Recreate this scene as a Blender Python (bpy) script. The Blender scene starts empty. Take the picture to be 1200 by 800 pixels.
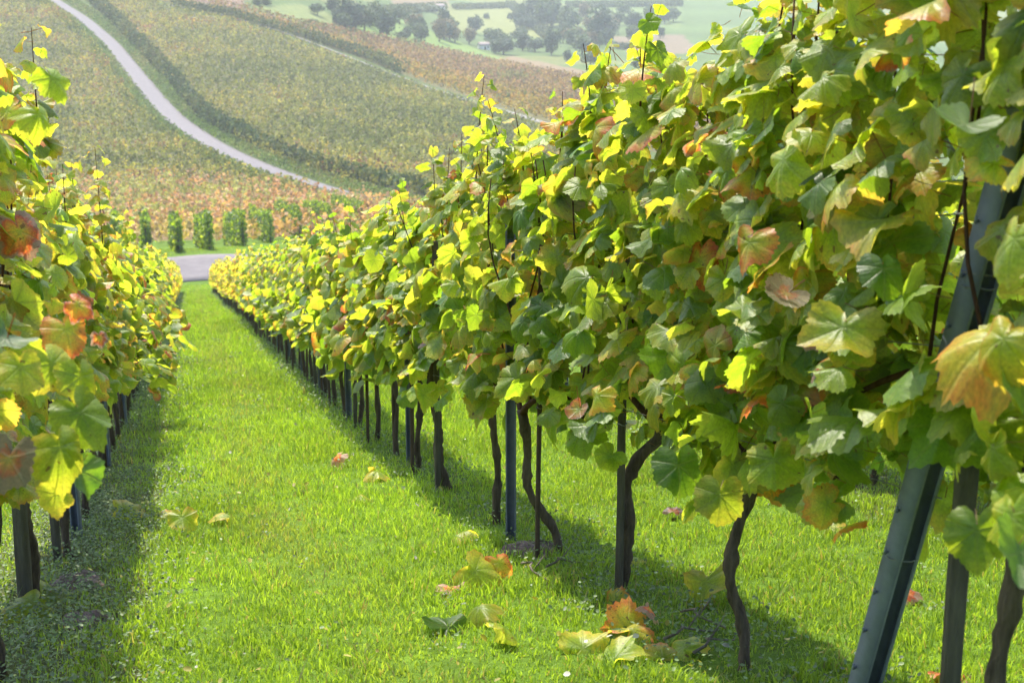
import bpy, math, random
import numpy as np
random.seed(7); RNG = np.random.default_rng(7)
R = math.radians
# ------------------------------------------------------------------ scene, camera, light
scene = bpy.context.scene
col = scene.collection
W_, H_, F_ = 1200.0, 800.0, 1800.0
PITCH = R(15.0)
cp, sp = math.cos(PITCH), math.sin(PITCH)
cam = bpy.data.cameras.new('camera')
cam.sensor_width = 36.0; cam.lens = 36.0 * F_ / W_
cam.clip_start = 0.05; cam.clip_end = 8000.0
cam.dof.use_dof = True; cam.dof.focus_distance = 6.0; cam.dof.aperture_fstop = 7.5
camo = bpy.data.objects.new('camera', cam); col.objects.link(camo)
camo.location = (0, 0, 0); camo.rotation_euler = (math.pi / 2 - PITCH, 0, 0)
scene.camera = camo

SUN_EL, SUN_AZ = R(54.0), R(-22.0)          # azimuth measured clockwise from +Y
world = bpy.data.worlds.new('World'); scene.world = world; world.use_nodes = True
wn = world.node_tree
sky = wn.nodes.new('ShaderNodeTexSky'); sky.sky_type = 'NISHITA'; sky.sun_disc = False
sky.sun_elevation = SUN_EL; sky.sun_rotation = SUN_AZ % (2 * math.pi)
sky.air_density = 1.0; sky.dust_density = 1.5
bg = wn.nodes['Background']; bg.inputs['Strength'].default_value = 0.15
wn.links.new(sky.outputs['Color'], bg.inputs['Color'])
sl = bpy.data.lights.new('sun', 'SUN'); sl.energy = 3.5; sl.angle = R(0.6); sl.color = (1.0, 0.93, 0.80)
so = bpy.data.objects.new('sun', sl); col.objects.link(so)
so.rotation_euler = (math.pi / 2 - SUN_EL, 0, -SUN_AZ + math.pi)
sd = np.array([math.sin(SUN_AZ) * math.cos(SUN_EL), math.cos(SUN_AZ) * math.cos(SUN_EL), math.sin(SUN_EL)])
from mathutils import Vector, Matrix
so.rotation_euler = Vector(sd).to_track_quat('Z', 'Y').to_euler()
vs = scene.view_settings
vs.view_transform = 'Standard'; vs.look = 'None'; vs.gamma = 1.0; vs.use_curve_mapping = False; vs.exposure = 1.52
scene.cycles.use_denoising = True
scene.cycles.max_bounces = 8; scene.cycles.diffuse_bounces = 4; scene.cycles.transmission_bounces = 6
scene.cycles.volume_bounces = 1
scene.cycles.use_adaptive_sampling = True; scene.cycles.adaptive_threshold = 0.02

# ------------------------------------------------------------------ the lie of the land
def ray(u, v):
    y = 400.0 - v
    return np.array([u - 600.0, F_ * cp + y * sp, -F_ * sp + y * cp])
def project(X, Y, Z):
    d = Y * cp - Z * sp
    return 600 + F_ * X / d, 400 - F_ * (Y * sp + Z * cp) / d, d
vp = ray(222, 320)
ROW_A = math.atan2(-vp[0], vp[1]); SLOPE = 0.21595
ES = np.array([-math.sin(ROW_A), math.cos(ROW_A)]); ET = np.array([math.cos(ROW_A), math.sin(ROW_A)])
def st_xy(s, t):
    s = np.asarray(s, float); t = np.asarray(t, float)
    return s * ES[0] + t * ET[0], s * ES[1] + t * ET[1]
NEAR_S = [-400, 82, 86, 92, 99.5, 103, 130, 200, 400]
NEAR_Z = [-1.2 + 400 * SLOPE * 0.35, -1.2 - 82 * SLOPE, -19.65, -20.56, -20.22, -20.7, -25.8, -35.4, -50]
NEAR_S = [-400, -20] + NEAR_S[1:]; NEAR_Z = [20.0, -1.2 + 20 * SLOPE] + NEAR_Z[1:]
def vz(u, v, D):
    r = ray(u, v); return D * r[2] / math.hypot(r[0], r[1])
TABS = []
for u, tab in [(-400, [(250, 212), (350, 130), (430, 60), (500, 0), (700, -80), (1000, -108), (1600, -108), (3000, -98)]),
               (230, [(250, 215), (360, 130), (450, 60), (540, 0), (700, -70), (1000, -108), (1600, -108), (3000, -98)]),
               (600, [(250, 215), (400, 130), (520, 95), (600, 80), (850, 40), (1100, 0), (1500, -60), (1900, -104), (3000, -98)]),
               (1200, [(250, 215), (400, 150), (520, 115), (600, 95), (850, 50), (1100, 10), (1500, -55), (1900, -104), (3000, -98)])]:
    Ds = [110, 130, 200] + [d for d, _ in tab]
    Zs = [-22.0, -25.8, -35.4] + [vz(u, v, d) for d, v in tab]
    TABS.append((math.atan((u - 600) / 1790.0), Ds, Zs))
def ground(X, Y):
    X = np.asarray(X, float); Y = np.asarray(Y, float)
    D = np.hypot(X, Y); az = np.arctan2(X, Y); s = X * ES[0] + Y * ES[1]; t = X * ET[0] + Y * ET[1]
    zn = sum(np.interp(s + o, NEAR_S, NEAR_Z) for o in (-1.0, -0.5, 0, 0.5, 1.0)) / 5.0
    near = np.clip((D - 6) / 20, 0, 1)
    zn = zn + near * 0.05 * np.sin(t * 1.1 + 0.4) * np.sin(s * 0.21)
    zs = []
    for a, Ds, Zs in TABS:
        zs.append(sum(np.interp(D * (1 + k), Ds, Zs) for k in np.linspace(-0.07, 0.07, 7)) / 7.0)
    zf = zs[0].copy()
    for i in range(len(TABS) - 1):
        k = np.clip((az - TABS[i][0]) / (TABS[i + 1][0] - TABS[i][0]), 0, 1); k = k * k * (3 - 2 * k)
        zf = np.where(az >= TABS[i][0], zs[i] * (1 - k) + zs[i + 1] * k, zf)
    w = np.clip((D - 128) / 60, 0, 1); w = w * w * (3 - 2 * w)
    return zn * (1 - w) + zf * w
def gz(s, t):
    x, y = st_xy(s, t); return ground(x, y)
def pick(u, v, dmin=1.5, dmax=2500):
    """the point of the ground seen at a photograph pixel"""
    r = ray(u, v); h = math.hypot(r[0], r[1])
    D = np.geomspace(dmin, dmax, 6000)
    X, Y, Z = r[0] / h * D, r[1] / h * D, r[2] / h * D
    below = np.nonzero(Z < ground(X, Y))[0]
    i = below[0] if len(below) else len(D) - 1
    return float(X[i]), float(Y[i]), float(ground(X[i], Y[i]))
def in_poly(px, py, poly):
    inside = np.zeros(px.shape, bool); n = len(poly)
    for i in range(n):
        x1, y1 = poly[i]; x2, y2 = poly[(i + 1) % n]
        c = ((y1 > py) != (y2 > py)) & (px < (x2 - x1) * (py - y1) / ((y2 - y1) + 1e-9) + x1)
        inside ^= c
    return inside
_T = [np.random.default_rng(k).random((64, 64)) for k in range(4)]
def noise2(x, y, k=0):
    """value noise, 0..1, one cell per unit"""
    T = _T[k]; xi = np.floor(x).astype(int); yi = np.floor(y).astype(int)
    fx = x - xi; fy = y - yi; fx = fx * fx * (3 - 2 * fx); fy = fy * fy * (3 - 2 * fy)
    g = lambda a, b: T[a % 64, b % 64]
    return (g(xi, yi) * (1 - fx) + g(xi + 1, yi) * fx) * (1 - fy) + (g(xi, yi + 1) * (1 - fx) + g(xi + 1, yi + 1) * fx) * fy

# ------------------------------------------------------------------ objects, names and labels
def tag(o, label=None, cat=None, group=None, kind=None):
    if label: o['label'] = label
    if cat: o['category'] = cat
    if group: o['group'] = group
    if kind: o['kind'] = kind
    return o
def empty(name, loc, rz=0.0):
    o = bpy.data.objects.new(name, None); o.empty_display_size = 0.1
    col.objects.link(o); o.location = loc; o.rotation_euler = (0, 0, rz); return o
def mesh_np(name, V, polys, mat, attrs=None, smooth=False):
    """V (n,3); polys: list of int arrays, each (k, corners)"""
    me = bpy.data.meshes.new(name)
    V = np.ascontiguousarray(V, np.float32)
    polys = [p for p in polys if len(p)]
    me.vertices.add(len(V)); me.vertices.foreach_set('co', V.ravel())
    idx = np.concatenate([p.ravel() for p in polys]).astype(np.int32)
    tot = np.concatenate([np.full(len(p), p.shape[1], np.int32) for p in polys])
    st = np.concatenate([[0], np.cumsum(tot)[:-1]]).astype(np.int32)
    me.loops.add(len(idx)); me.loops.foreach_set('vertex_index', idx)
    me.polygons.add(len(tot)); me.polygons.foreach_set('loop_start', st)
    if smooth: me.polygons.foreach_set('use_smooth', np.ones(len(tot), bool))
    me.update(calc_edges=True)
    for an, (ty, data) in (attrs or {}).items():
        a = me.attributes.new(an, ty, 'POINT')
        a.data.foreach_set('color' if ty == 'FLOAT_COLOR' else 'vector', np.ascontiguousarray(data, np.float32).ravel())
    me.materials.append(mat)
    return me
def link(name, me, parent=None, loc=(0, 0, 0)):
    o = bpy.data.objects.new(name, me); col.objects.link(o); o.parent = parent; o.location = loc; return o
def copy_tree(o, parent=None):
    c = o.copy(); col.objects.link(c); c.parent = parent
    for ch in list(o.children): copy_tree(ch, c)
    return c

class Tubes:
    """collects bent, tapering tubes into one mesh"""
    def __init__(s): s.V = []; s.Q = []; s.P = []; s.n = 0
    def add(s, pts, rad, sides=6, rough=0.0, rng=RNG):
        pts = np.asarray(pts, float); m = len(pts); rad = np.broadcast_to(np.asarray(rad, float), (m,))
        tan = np.gradient(pts, axis=0); tan /= np.linalg.norm(tan, axis=1)[:, None] + 1e-9
        ref = np.array([0.31, 0.95, 0.1]) if abs(tan[0][1]) < 0.8 else np.array([1.0, 0.1, 0.2])
        a = np.cross(tan, ref); a /= np.linalg.norm(a, axis=1)[:, None]; b = np.cross(tan, a)
        th = np.linspace(0, 2 * math.pi, sides, endpoint=False)
        rr = rad[:, None] * (1 + rough * rng.standard_normal((m, sides)))
        v = pts[:, None, :] + rr[..., None] * (np.cos(th)[None, :, None] * a[:, None, :] + np.sin(th)[None, :, None] * b[:, None, :])
        base = s.n
        i = np.arange(m - 1)[:, None] * sides; j = np.arange(sides)[None, :]; j2 = (j + 1) % sides
        s.Q.append(np.stack([base + i + j, base + i + j2, base + i + sides + j2, base + i + sides + j], -1).reshape(-1, 4))
        s.P.append((base + np.arange(sides)[::-1])[None, :]); s.P.append((base + (m - 1) * sides + np.arange(sides))[None, :])
        s.V.append(v.reshape(-1, 3)); s.n += m * sides
    def mesh(s, name, mat, smooth=True):
        caps = {}
        for p in s.P: caps.setdefault(p.shape[1], []).append(p)
        return mesh_np(name, np.concatenate(s.V), [np.concatenate(s.Q)] + [np.concatenate(c) for c in caps.values()], mat, smooth=smooth)
def extrude(outline, path):
    """a closed 2-D outline (k,2) swept along straight z stations -> V, quads, caps"""
    o = np.asarray(outline, float); k = len(o); V = []; Q = []
    for z in path: V.append(np.column_stack([o, np.full(k, z)]))
    for i in range(len(path) - 1):
        for j in range(k): Q.append([i * k + j, i * k + (j + 1) % k, (i + 1) * k + (j + 1) % k, (i + 1) * k + j])
    return np.concatenate(V), np.array(Q), [np.arange(k)[::-1][None, :], (len(path) - 1) * k + np.arange(k)[None, :]]

# ------------------------------------------------------------------ materials
class NT:
    def __init__(s, name):
        s.m = bpy.data.materials.new(name); s.m.use_nodes = True; s.t = s.m.node_tree; s.n = s.t.nodes
        s.n.clear(); s.out = s.n.new('ShaderNodeOutputMaterial')
    def new(s, ty, **kw):
        nd = s.n.new(ty)
        for k, v in kw.items(): setattr(nd, k, v)
        return nd
    def L(s, a, b): s.t.links.new(a, b)
    def put(s, nd, key, val):
        i = nd.inputs[key]
        if hasattr(val, 'is_output') or isinstance(val, bpy.types.NodeSocket): s.L(val, i)
        else: i.default_value = val
    def math(s, op, a, b=0.0, c=None, clamp=False):
        nd = s.new('ShaderNodeMath', operation=op, use_clamp=clamp); s.put(nd, 0, a); s.put(nd, 1, b)
        if c is not None: s.put(nd, 2, c)
        return nd.outputs[0]
    def noise(s, vec, scale, detail=3.0, rough=0.55):
        nd = s.new('ShaderNodeTexNoise'); s.put(nd, 'Vector', vec); nd.inputs['Scale'].default_value = scale
        nd.inputs['Detail'].default_value = detail; nd.inputs['Roughness'].default_value = rough; return nd.outputs['Fac']
    def ramp(s, fac, stops):
        nd = s.new('ShaderNodeValToRGB'); s.L(fac, nd.inputs[0]); e = nd.color_ramp.elements
        while len(e) < len(stops): e.new(0.5)
        for el, (p, c) in zip(e, stops): el.position = p; el.color = (*c, 1) if len(c) == 3 else c
        return nd.outputs['Color']
    def mix(s, fac, a, b, mode='MIX'):
        nd = s.new('ShaderNodeMix', data_type='RGBA', blend_type=mode)
        s.put(nd, 0, fac)
        for k, v in ((6, a), (7, b)):
            if isinstance(v, tuple): v = (*v, 1) if len(v) == 3 else v
            s.put(nd, k, v)
        return nd.outputs[2]
    def attr(s, name): return s.new('ShaderNodeAttribute', attribute_name=name)
    def coord(s, which='Object'): return s.new('ShaderNodeTexCoord').outputs[which]
    def bump(s, h, strength, dist):
        nd = s.new('ShaderNodeBump'); s.L(h, nd.inputs['Height']); nd.inputs['Strength'].default_value = strength
        nd.inputs['Distance'].default_value = dist; return nd.outputs['Normal']
    def pbr(s, base, rough=0.6, spec=0.4, metal=0.0, normal=None):
        nd = s.new('ShaderNodeBsdfPrincipled'); s.put(nd, 'Base Color', base if not isinstance(base, tuple) else (*base, 1))
        s.put(nd, 'Roughness', rough); s.put(nd, 'Specular IOR Level', spec); s.put(nd, 'Metallic', metal)
        if normal is not None: s.L(normal, nd.inputs['Normal'])
        return nd.outputs[0]
    def translucent(s, colour, normal=None):
        nd = s.new('ShaderNodeBsdfTranslucent'); s.put(nd, 'Color', colour if not isinstance(colour, tuple) else (*colour, 1))
        if normal is not None: s.L(normal, nd.inputs['Normal'])
        return nd.outputs[0]
    def mixs(s, fac, a, b):
        nd = s.new('ShaderNodeMixShader'); s.put(nd, 0, fac); s.L(a, nd.inputs[1]); s.L(b, nd.inputs[2]); return nd.outputs[0]
    def surf(s, sh): s.L(sh, s.out.inputs['Surface']); return s.m

def mat_vine_leaf():
    g = NT('vine_leaf')
    d = g.attr('leafdata'); sep = g.new('ShaderNodeSeparateColor'); g.L(d.outputs['Color'], sep.inputs[0])
    A, tone, rad = sep.outputs[0], sep.outputs[1], sep.outputs[2]
    uv = g.attr('leafuv').outputs['Vector']
    n1 = g.noise(uv, 2.3, 4.0, 0.6); n2 = g.noise(uv, 9.0, 3.0, 0.6)
    # autumn creeps in from the rim
    e = g.math('MULTIPLY', g.math('SUBTRACT', rad, 0.55), g.math('MULTIPLY', A, 0.50))
    x = g.math('ADD', A, e); x = g.math('ADD', x, g.math('MULTIPLY', g.math('SUBTRACT', n1, 0.5), 0.48))
    x = g.math('ADD', x, g.math('MULTIPLY', g.math('SUBTRACT', n2, 0.5), 0.16), clamp=True)
    # five main veins
    px = g.new('ShaderNodeSeparateXYZ'); g.L(uv, px.inputs[0])
    vein = None
    for ang in (0, 52, -52, 108, -108):
        dx, dy = math.sin(R(ang)), math.cos(R(ang))
        al = g.math('ADD', g.math('MULTIPLY', px.outputs[0], dx), g.math('MULTIPLY', px.outputs[1], dy))
        ac = g.math('ABSOLUTE', g.math('SUBTRACT', g.math('MULTIPLY', px.outputs[0], dy), g.math('MULTIPLY', px.outputs[1], dx)))
        w = g.math('ADD', ac, g.math('MULTIPLY', g.math('LESS_THAN', al, 0.0), 1.0))
        vein = w if vein is None else g.math('MINIMUM', vein, w)
    vm = g.new('ShaderNodeMapRange'); g.L(vein, vm.inputs[0]); vm.inputs[1].default_value = 0.006; vm.inputs[2].default_value = 0.028
    vm.inputs[3].default_value = 1.0; vm.inputs[4].default_value = 0.0
    veinm = vm.outputs[0]
    wv = g.new('ShaderNodeTexWave', wave_type='BANDS', bands_direction='Y'); g.L(uv, wv.inputs['Vector']); wv.inputs['Scale'].default_value = 3.4; wv.inputs['Distortion'].default_value = 5.0
    wv.inputs['Detail'].default_value = 2.0; wv.inputs['Detail Scale'].default_value = 1.6
    rib = g.math('POWER', wv.outputs['Fac'], 4.0)
    n3 = g.noise(uv, 28.0, 3.0, 0.65)
    refl = g.ramp(x, [(0.0, (.028, .085, .012)), (.30, (.085, .160, .014)), (.50, (.19, .25, .020)), (.66, (.38, .34, .035)),
                      (.80, (.46, .17, .03)), (.92, (.40, .07, .025)), (1.0, (.27, .17, .12))])
    tran = g.ramp(x, [(0.0, (.12, .27, .008)), (.30, (.36, .52, .020)), (.50, (.58, .68, .035)), (.66, (.74, .62, .05)),
                      (.80, (.85, .40, .05)), (.92, (.75, .14, .04)), (1.0, (.40, .24, .15))])
    refl = g.mix(g.math('MULTIPLY', veinm, 0.28), refl, (.22, .25, .07))
    tran = g.mix(g.math('MULTIPLY', veinm, 0.25), tran, (.30, .30, .05))
    blot = g.ramp(n3, [(.28, (.70, .72, .70)), (.70, (1.22, 1.20, 1.15))])
    refl = g.mix(1.0, refl, blot, 'MULTIPLY'); tran = g.mix(1.0, tran, blot, 'MULTIPLY')
    tran = g.mix(g.math('MULTIPLY', rib, 0.12), tran, (.16, .20, .02))
    spot = g.math('LESS_THAN', g.noise(uv, 6.5, 2.0, .5), g.math('SUBTRACT', g.math('MULTIPLY', A, .13), -.22))
    refl = g.mix(g.math('MULTIPLY', spot, .75), refl, (.16, .075, .03)); tran = g.mix(g.math('MULTIPLY', spot, .75), tran, (.16, .06, .015))
    tv = g.new('ShaderNodeCombineColor'); [g.L(tone, tv.inputs[i]) for i in range(3)]
    refl = g.mix(1.0, refl, tv.outputs[0], 'MULTIPLY'); tran = g.mix(1.0, tran, tv.outputs[0], 'MULTIPLY')
    back = g.new('ShaderNodeNewGeometry').outputs['Backfacing']      # the felted paler underside of a vine leaf
    refl = g.mix(g.math('MULTIPLY', back, 0.65), refl, (.20, .23, .15))
    h = g.math('SUBTRACT', g.math('MULTIPLY', n2, 0.8), g.math('ADD', g.math('MULTIPLY', veinm, 0.6), g.math('MULTIPLY', rib, .14)))
    nor = g.bump(h, 0.35, 0.005)
    sh = g.mixs(0.56, g.pbr(refl, 0.46, 0.42, normal=nor), g.translucent(tran, nor))
    return g.surf(sh)
def mat_tint(name, trans=0.35, tcol=(1.5, 1.35, .5), rough=0.6, spec=0.3):
    g = NT(name); c = g.attr('tint').outputs['Color']
    t = g.mix(1.0, c, tcol, 'MULTIPLY')
    return g.surf(g.mixs(trans, g.pbr(c, rough, spec), g.translucent(t)))
def mat_bark(name, dark, light, scale=14.0):
    g = NT(name); mp = g.new('ShaderNodeMapping'); g.L(g.coord('Object'), mp.inputs[0]); mp.inputs['Scale'].default_value = (3.2, 3.2, 0.45)
    f = g.noise(mp.outputs[0], scale, 5.0, 0.65); f2 = g.noise(g.coord('Object'), 6.0, 3.0)
    c = g.ramp(f, [(0.3, dark), (0.7, light)]); c = g.mix(g.math('MULTIPLY', f2, 0.5), c, tuple(x * 0.45 for x in dark))
    return g.surf(g.pbr(c, 0.9, 0.15, normal=g.bump(f, 1.0, 0.02)))
def mat_metal(name, base, dark, rough=0.42, metal=0.55):
    g = NT(name); f = g.noise(g.coord('Object'), 7.0, 5.0, 0.65); f2 = g.noise(g.coord('Object'), 60.0, 3.0, 0.6)
    c = g.ramp(f, [(0.32, dark), (0.62, base)]); c = g.mix(g.math('MULTIPLY', f2, 0.35), c, tuple(x * 0.6 for x in base))
    r = g.math('ADD', g.math('MULTIPLY', f2, 0.25), rough)
    return g.surf(g.pbr(c, r, 0.5, metal, g.bump(f2, 0.25, 0.002)))
def mat_plain(name, a, b, scale, rough=0.85, bump=0.4, dist=0.01, spec=0.2):
    g = NT(name); f = g.noise(g.coord('Object'), scale, 6.0, 0.62)
    return g.surf(g.pbr(g.ramp(f, [(0.3, a), (0.7, b)]), rough, spec, normal=g.bump(f, bump, dist)))
def mat_terrain():
    g = NT('terrain'); c = g.attr('tint').outputs['Color']; p = g.coord('Object')
    f = g.noise(p, 9.0, 5.0, 0.65); f2 = g.noise(p, 0.35, 5.0, 0.6); f3 = g.noise(p, 60.0, 3.0, 0.6)
    c = g.mix(1.0, c, g.ramp(f, [(.25, (.55, .55, .5)), (.75, (1.4, 1.4, 1.25))]), 'MULTIPLY')
    c = g.mix(1.0, c, g.ramp(f2, [(.3, (.8, .82, .8)), (.7, (1.2, 1.16, 1.1))]), 'MULTIPLY')
    return g.surf(g.pbr(c, 0.95, 0.1, normal=g.bump(f3, 0.6, 0.03)))
M = dict(leaf=mat_vine_leaf(), far=mat_tint('field_foliage', .30, (1.4, 1.25, .6), .75, .15), grass=mat_tint('grass_blade', .45, (1.6, 1.5, .5), .42, .45),
         weed=mat_tint('herb_leaf', .25, (1.4, 1.3, .6), .55, .35), tree=mat_tint('tree_foliage', .22, (1.3, 1.3, .6), .7, .2), terrain=mat_terrain(),
         bark=mat_bark('vine_bark', (.050, .034, .025), (.19, .14, .10)), cane=mat_bark('vine_cane', (.07, .03, .018), (.15, .075, .04), 30.0),
         tree_bark=mat_bark('tree_bark', (.04, .03, .025), (.09, .07, .055), 3.0),
         stake=mat_bark('weathered_stake', (.07, .058, .045), (.16, .14, .105), 10.0), rod=mat_metal('rusty_rod', (.10, .058, .038), (.045, .028, .02), .7, .15),
         steel=mat_metal('galvanised_steel', (.19, .205, .265), (.10, .115, .155), .48, .2), wire=mat_metal('wire', (.28, .28, .28), (.16, .15, .14), .4, .8),
         road=mat_plain('asphalt', (.12, .108, .115), (.165, .15, .155), 1.3, .9, .3, .01), track=mat_plain('track', (.15, .14, .12), (.20, .185, .165), .5),
         soil=mat_plain('soil', (.07, .05, .04), (.17, .13, .115), 18.0, .95, 1.0, .02), twig=mat_bark('twig', (.14, .11, .08), (.30, .26, .21), 25.0),
         plaster=mat_plain('plaster', (.62, .60, .57), (.74, .72, .70), 3.0), tile=mat_plain('roof', (.22, .17, .16), (.32, .26, .24), 4.0))

# ------------------------------------------------------------------ setting: terrain, roads
ORANGE = [(-60, 268), (-60, 226), (80, 220), (200, 211), (330, 221), (395, 234), (480, 246), (560, 262), (560, 290), (-60, 290)]
ROAD_PX = [(28, -30, 3.6), (44, -15, 3.8), (62, 0, 4.2), (98, 22, 4.6), (132, 52, 5.0), (160, 88, 5.6), (186, 120, 5.8), (215, 148, 5.8), (248, 170, 5.6), (290, 190, 5.4),
           (340, 208, 5.2), (390, 224, 5.0), (430, 236, 5.0), (480, 246, 5.0), (560, 258, 5.0)]
LEFT_HILL = [(-400, 235), (-400, -60), (5, -60), (30, -22), (52, 0), (86, 26), (115, 56), (138, 92), (163, 125), (195, 154), (232, 177), (276, 198), (325, 215), (372, 229), (330, 221), (200, 211), (80, 220)]
RIGHT_HILL = [(60, -60), (94, -8), (129, 26), (177, 74), (210, 108), (234, 137), (260, 156), (300, 176), (350, 198), (420, 217), (520, 236), (700, 260), (760, 200), (660, 160), (592, 136), (500, 106), (420, 76), (345, 48), (270, 24), (190, 8), (120, -60)]
YELLOW = [(150, -14), (190, -1), (270, 14), (345, 31), (420, 53), (500, 79), (600, 108), (720, 136), (900, 175), (900, 215), (720, 166), (620, 137), (592, 128), (500, 98), (420, 67), (345, 41), (270, 19), (190, 3)]
RED = [(100, -40), (190, -14), (290, 10), (340, 24), (460, 47), (580, 73), (700, 96), (900, 140), (900, 172), (720, 134), (600, 106), (500, 77), (420, 51), (345, 30), (270, 12), (150, -18)]
TRACK_PX = [(190, 6, 1.6), (270, 21, 1.8), (345, 43, 2.0), (405, 66, 2.2), (470, 91, 2.2), (530, 112, 2.4), (592, 131, 2.4), (660, 152, 2.4), (740, 176, 2.4)]

fine = np.radians(np.arange(-24, 24.01, 0.16)); coarse_l = np.radians(np.arange(-180, -24, 4.0)); coarse_r = np.radians(np.arange(26, 180.1, 4.0))
AZ = np.concatenate([coarse_l, fine, coarse_r])
DD = np.concatenate([np.geomspace(0.3, 3, 10), np.geomspace(3.1, 20, 70), np.arange(20.5, 140, 0.9), np.geomspace(141, 700, 170), np.geomspace(706, 3000, 70)])
a2, d2 = np.meshgrid(AZ, DD)
TX, TY = np.sin(a2) * d2, np.cos(a2) * d2; TZ = ground(TX, TY)
s2, t2 = TX * ES[0] + TY * ES[1], TX * ET[0] + TY * ET[1]
U, Vv, dep = project(TX, TY, TZ); U = np.where(dep > 0, U, -9999.)
C = np.zeros(TX.shape + (4,)); C[..., 3] = 1
grassc = np.array([.085, .150, .016]); soilc = np.array([.085, .072, .040])
C[..., :3] = grassc
def put(mask, c): C[mask, :3] = np.array(c)
far = d2 > 140
put(far, (.070, .108, .032))
put(far & (d2 < 560), (.07, .10, .03))
nz = noise2(TX / 60, TY / 40, 1); nzb = noise2(TX / 130 + 9, TY / 35, 2)
m = far & (d2 > 560)
C[m, :3] = np.array([.070, .108, .032]) * (0.85 + 0.4 * nz[m, None]) + (nzb[m, None] > .62) * np.array([.05, .03, .015])
put(in_poly(U, Vv, ORANGE) & far, (.16, .11, .055)); put(in_poly(U, Vv, LEFT_HILL) & far, (.105, .10, .05))
put(in_poly(U, Vv, RIGHT_HILL) & far, (.105, .10, .05)); put(in_poly(U, Vv, YELLOW) & far, (.12, .11, .05)); put(in_poly(U, Vv, RED) & far, (.15, .10, .065))
for poly, c in [([(130, -30), (290, -6), (285, 9), (235, 6), (190, -8)], (.17, .115, .10)),
                ([(455, -12), (520, -10), (528, 10), (462, 8)], (.17, .125, .085)), ([(525, 12), (610, 6), (640, 45), (590, 42), (530, 34)], (.15, .165, .055)),
                ([(715, 44), (800, 40), (820, 62), (740, 66)], (.15, .115, .085)), ([(560, 76), (700, 92), (690, 84), (600, 66)], (.17, .125, .08)),
                ([(400, 33), (462, 20), (585, 68), (578, 74), (470, 49)], (.12, .18, .042)), ([(280, 10), (350, 5), (400, 20), (420, 36), (345, 24)], (.14, .17, .06)),
                ([(640, -10), (800, -10), (800, 8), (640, 4)], (.072, .115, .034)), ([(700, 10), (800, 6), (800, 34), (712, 30)], (.10, .14, .045))]:
    put(in_poly(U, Vv, poly) & (d2 > 300), c)
# the mown strip is worn thin along the vine feet
k = (np.abs(t2 + .55) < .35) | (np.abs(t2 - 3.1) < .3); put(k & (s2 < 84) & (d2 < 100), (.072, .085, .03))
nA, nD = len(AZ), len(DD)
ii, jj = np.meshgrid(np.arange(nD - 1), np.arange(nA), indexing='ij'); j1 = (jj + 1) % nA
quads = np.stack([ii * nA + jj, (ii + 1) * nA + jj, (ii + 1) * nA + j1, ii * nA + j1], -1).reshape(-1, 4)[:, ::-1]
hub = np.array([[0, 0, float(ground(0., 0.))]]); nV = TX.size
V = np.concatenate([np.stack([TX, TY, TZ], -1).reshape(-1, 3), hub])
fan = np.stack([np.full(nA, nV), (np.arange(nA) + 1) % nA, np.arange(nA)], -1)
Cc = np.concatenate([C.reshape(-1, 4), [[*grassc, 1]]])
tag(link('terrain', mesh_np('terrain', V, [quads, fan], M['terrain'], {'tint': ('FLOAT_COLOR', Cc)}, True)), 'green vineyard valley floor and rising hillsides', kind='structure')

def ribbon(name, P, widths, lift, mat, label, thick=.12):
    """road sheet with edges, laid on the terrain"""
    P = np.asarray(P, float); d = np.gradient(P, axis=0); d /= np.linalg.norm(d, axis=1)[:, None]; nrm = np.stack([d[:, 1], -d[:, 0]], -1)
    w = np.asarray(widths)[:, None] * .86; ks = np.linspace(-1, 1, 7); rows = []
    for k in ks:
        q = P + nrm * w * .5 * k; rows.append(np.column_stack([q, ground(q[:, 0], q[:, 1]) + lift]))
    G = np.stack(rows, 1); n, m = G.shape[:2]
    e0 = G[:, :1] - [0, 0, thick + .1]; e1 = G[:, -1:] - [0, 0, thick + .1]; G = np.concatenate([e0, G, e1], 1); m += 2
    i, j = np.meshgrid(np.arange(n - 1), np.arange(m - 1), indexing='ij')
    q = np.stack([i * m + j, i * m + j + 1, (i + 1) * m + j + 1, (i + 1) * m + j], -1).reshape(-1, 4)
    return tag(link(name, mesh_np(name, G.reshape(-1, 3), [q], mat)), label, kind='structure')
def px_path(pts, step):
    P = np.array([pick(u, v, 140)[:2] for u, v, _ in pts]); w = np.array([p[2] for p in pts])
    L = np.concatenate([[0], np.cumsum(np.linalg.norm(np.diff(P, axis=0), axis=1))]); q = np.arange(0, L[-1], step)
    x, y, ww = (np.interp(q, L, a) for a in (P[:, 0], P[:, 1], w))
    k = np.ones(13) / 13
    def sm(a):
        b = np.concatenate([np.linspace(a[0] - 6 * (a[1] - a[0]), a[0], 6, endpoint=False), a, a[-1] + (a[-1] - a[-2]) * np.arange(1, 7)]); return np.convolve(b, k, 'valid')
    return np.column_stack([sm(x), sm(y)]), ww
RP, RW = px_path(ROAD_PX, 2.0); ribbon('road', RP, RW, .10, M['road'], 'pale winding lane climbing the far hillside')
KP, KW = px_path(TRACK_PX, 2.0); ribbon('path', KP, KW, .28, M['track'], 'narrow pale farm track between far vineyard plots')
tt = np.linspace(-60, 60, 121); x, y = st_xy(95.7 + tt * .02, tt)
ribbon('road', np.column_stack([x, y]), np.full(121, 7.4), .05, M['road'], 'grey lane crossing below the vine rows')

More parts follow.
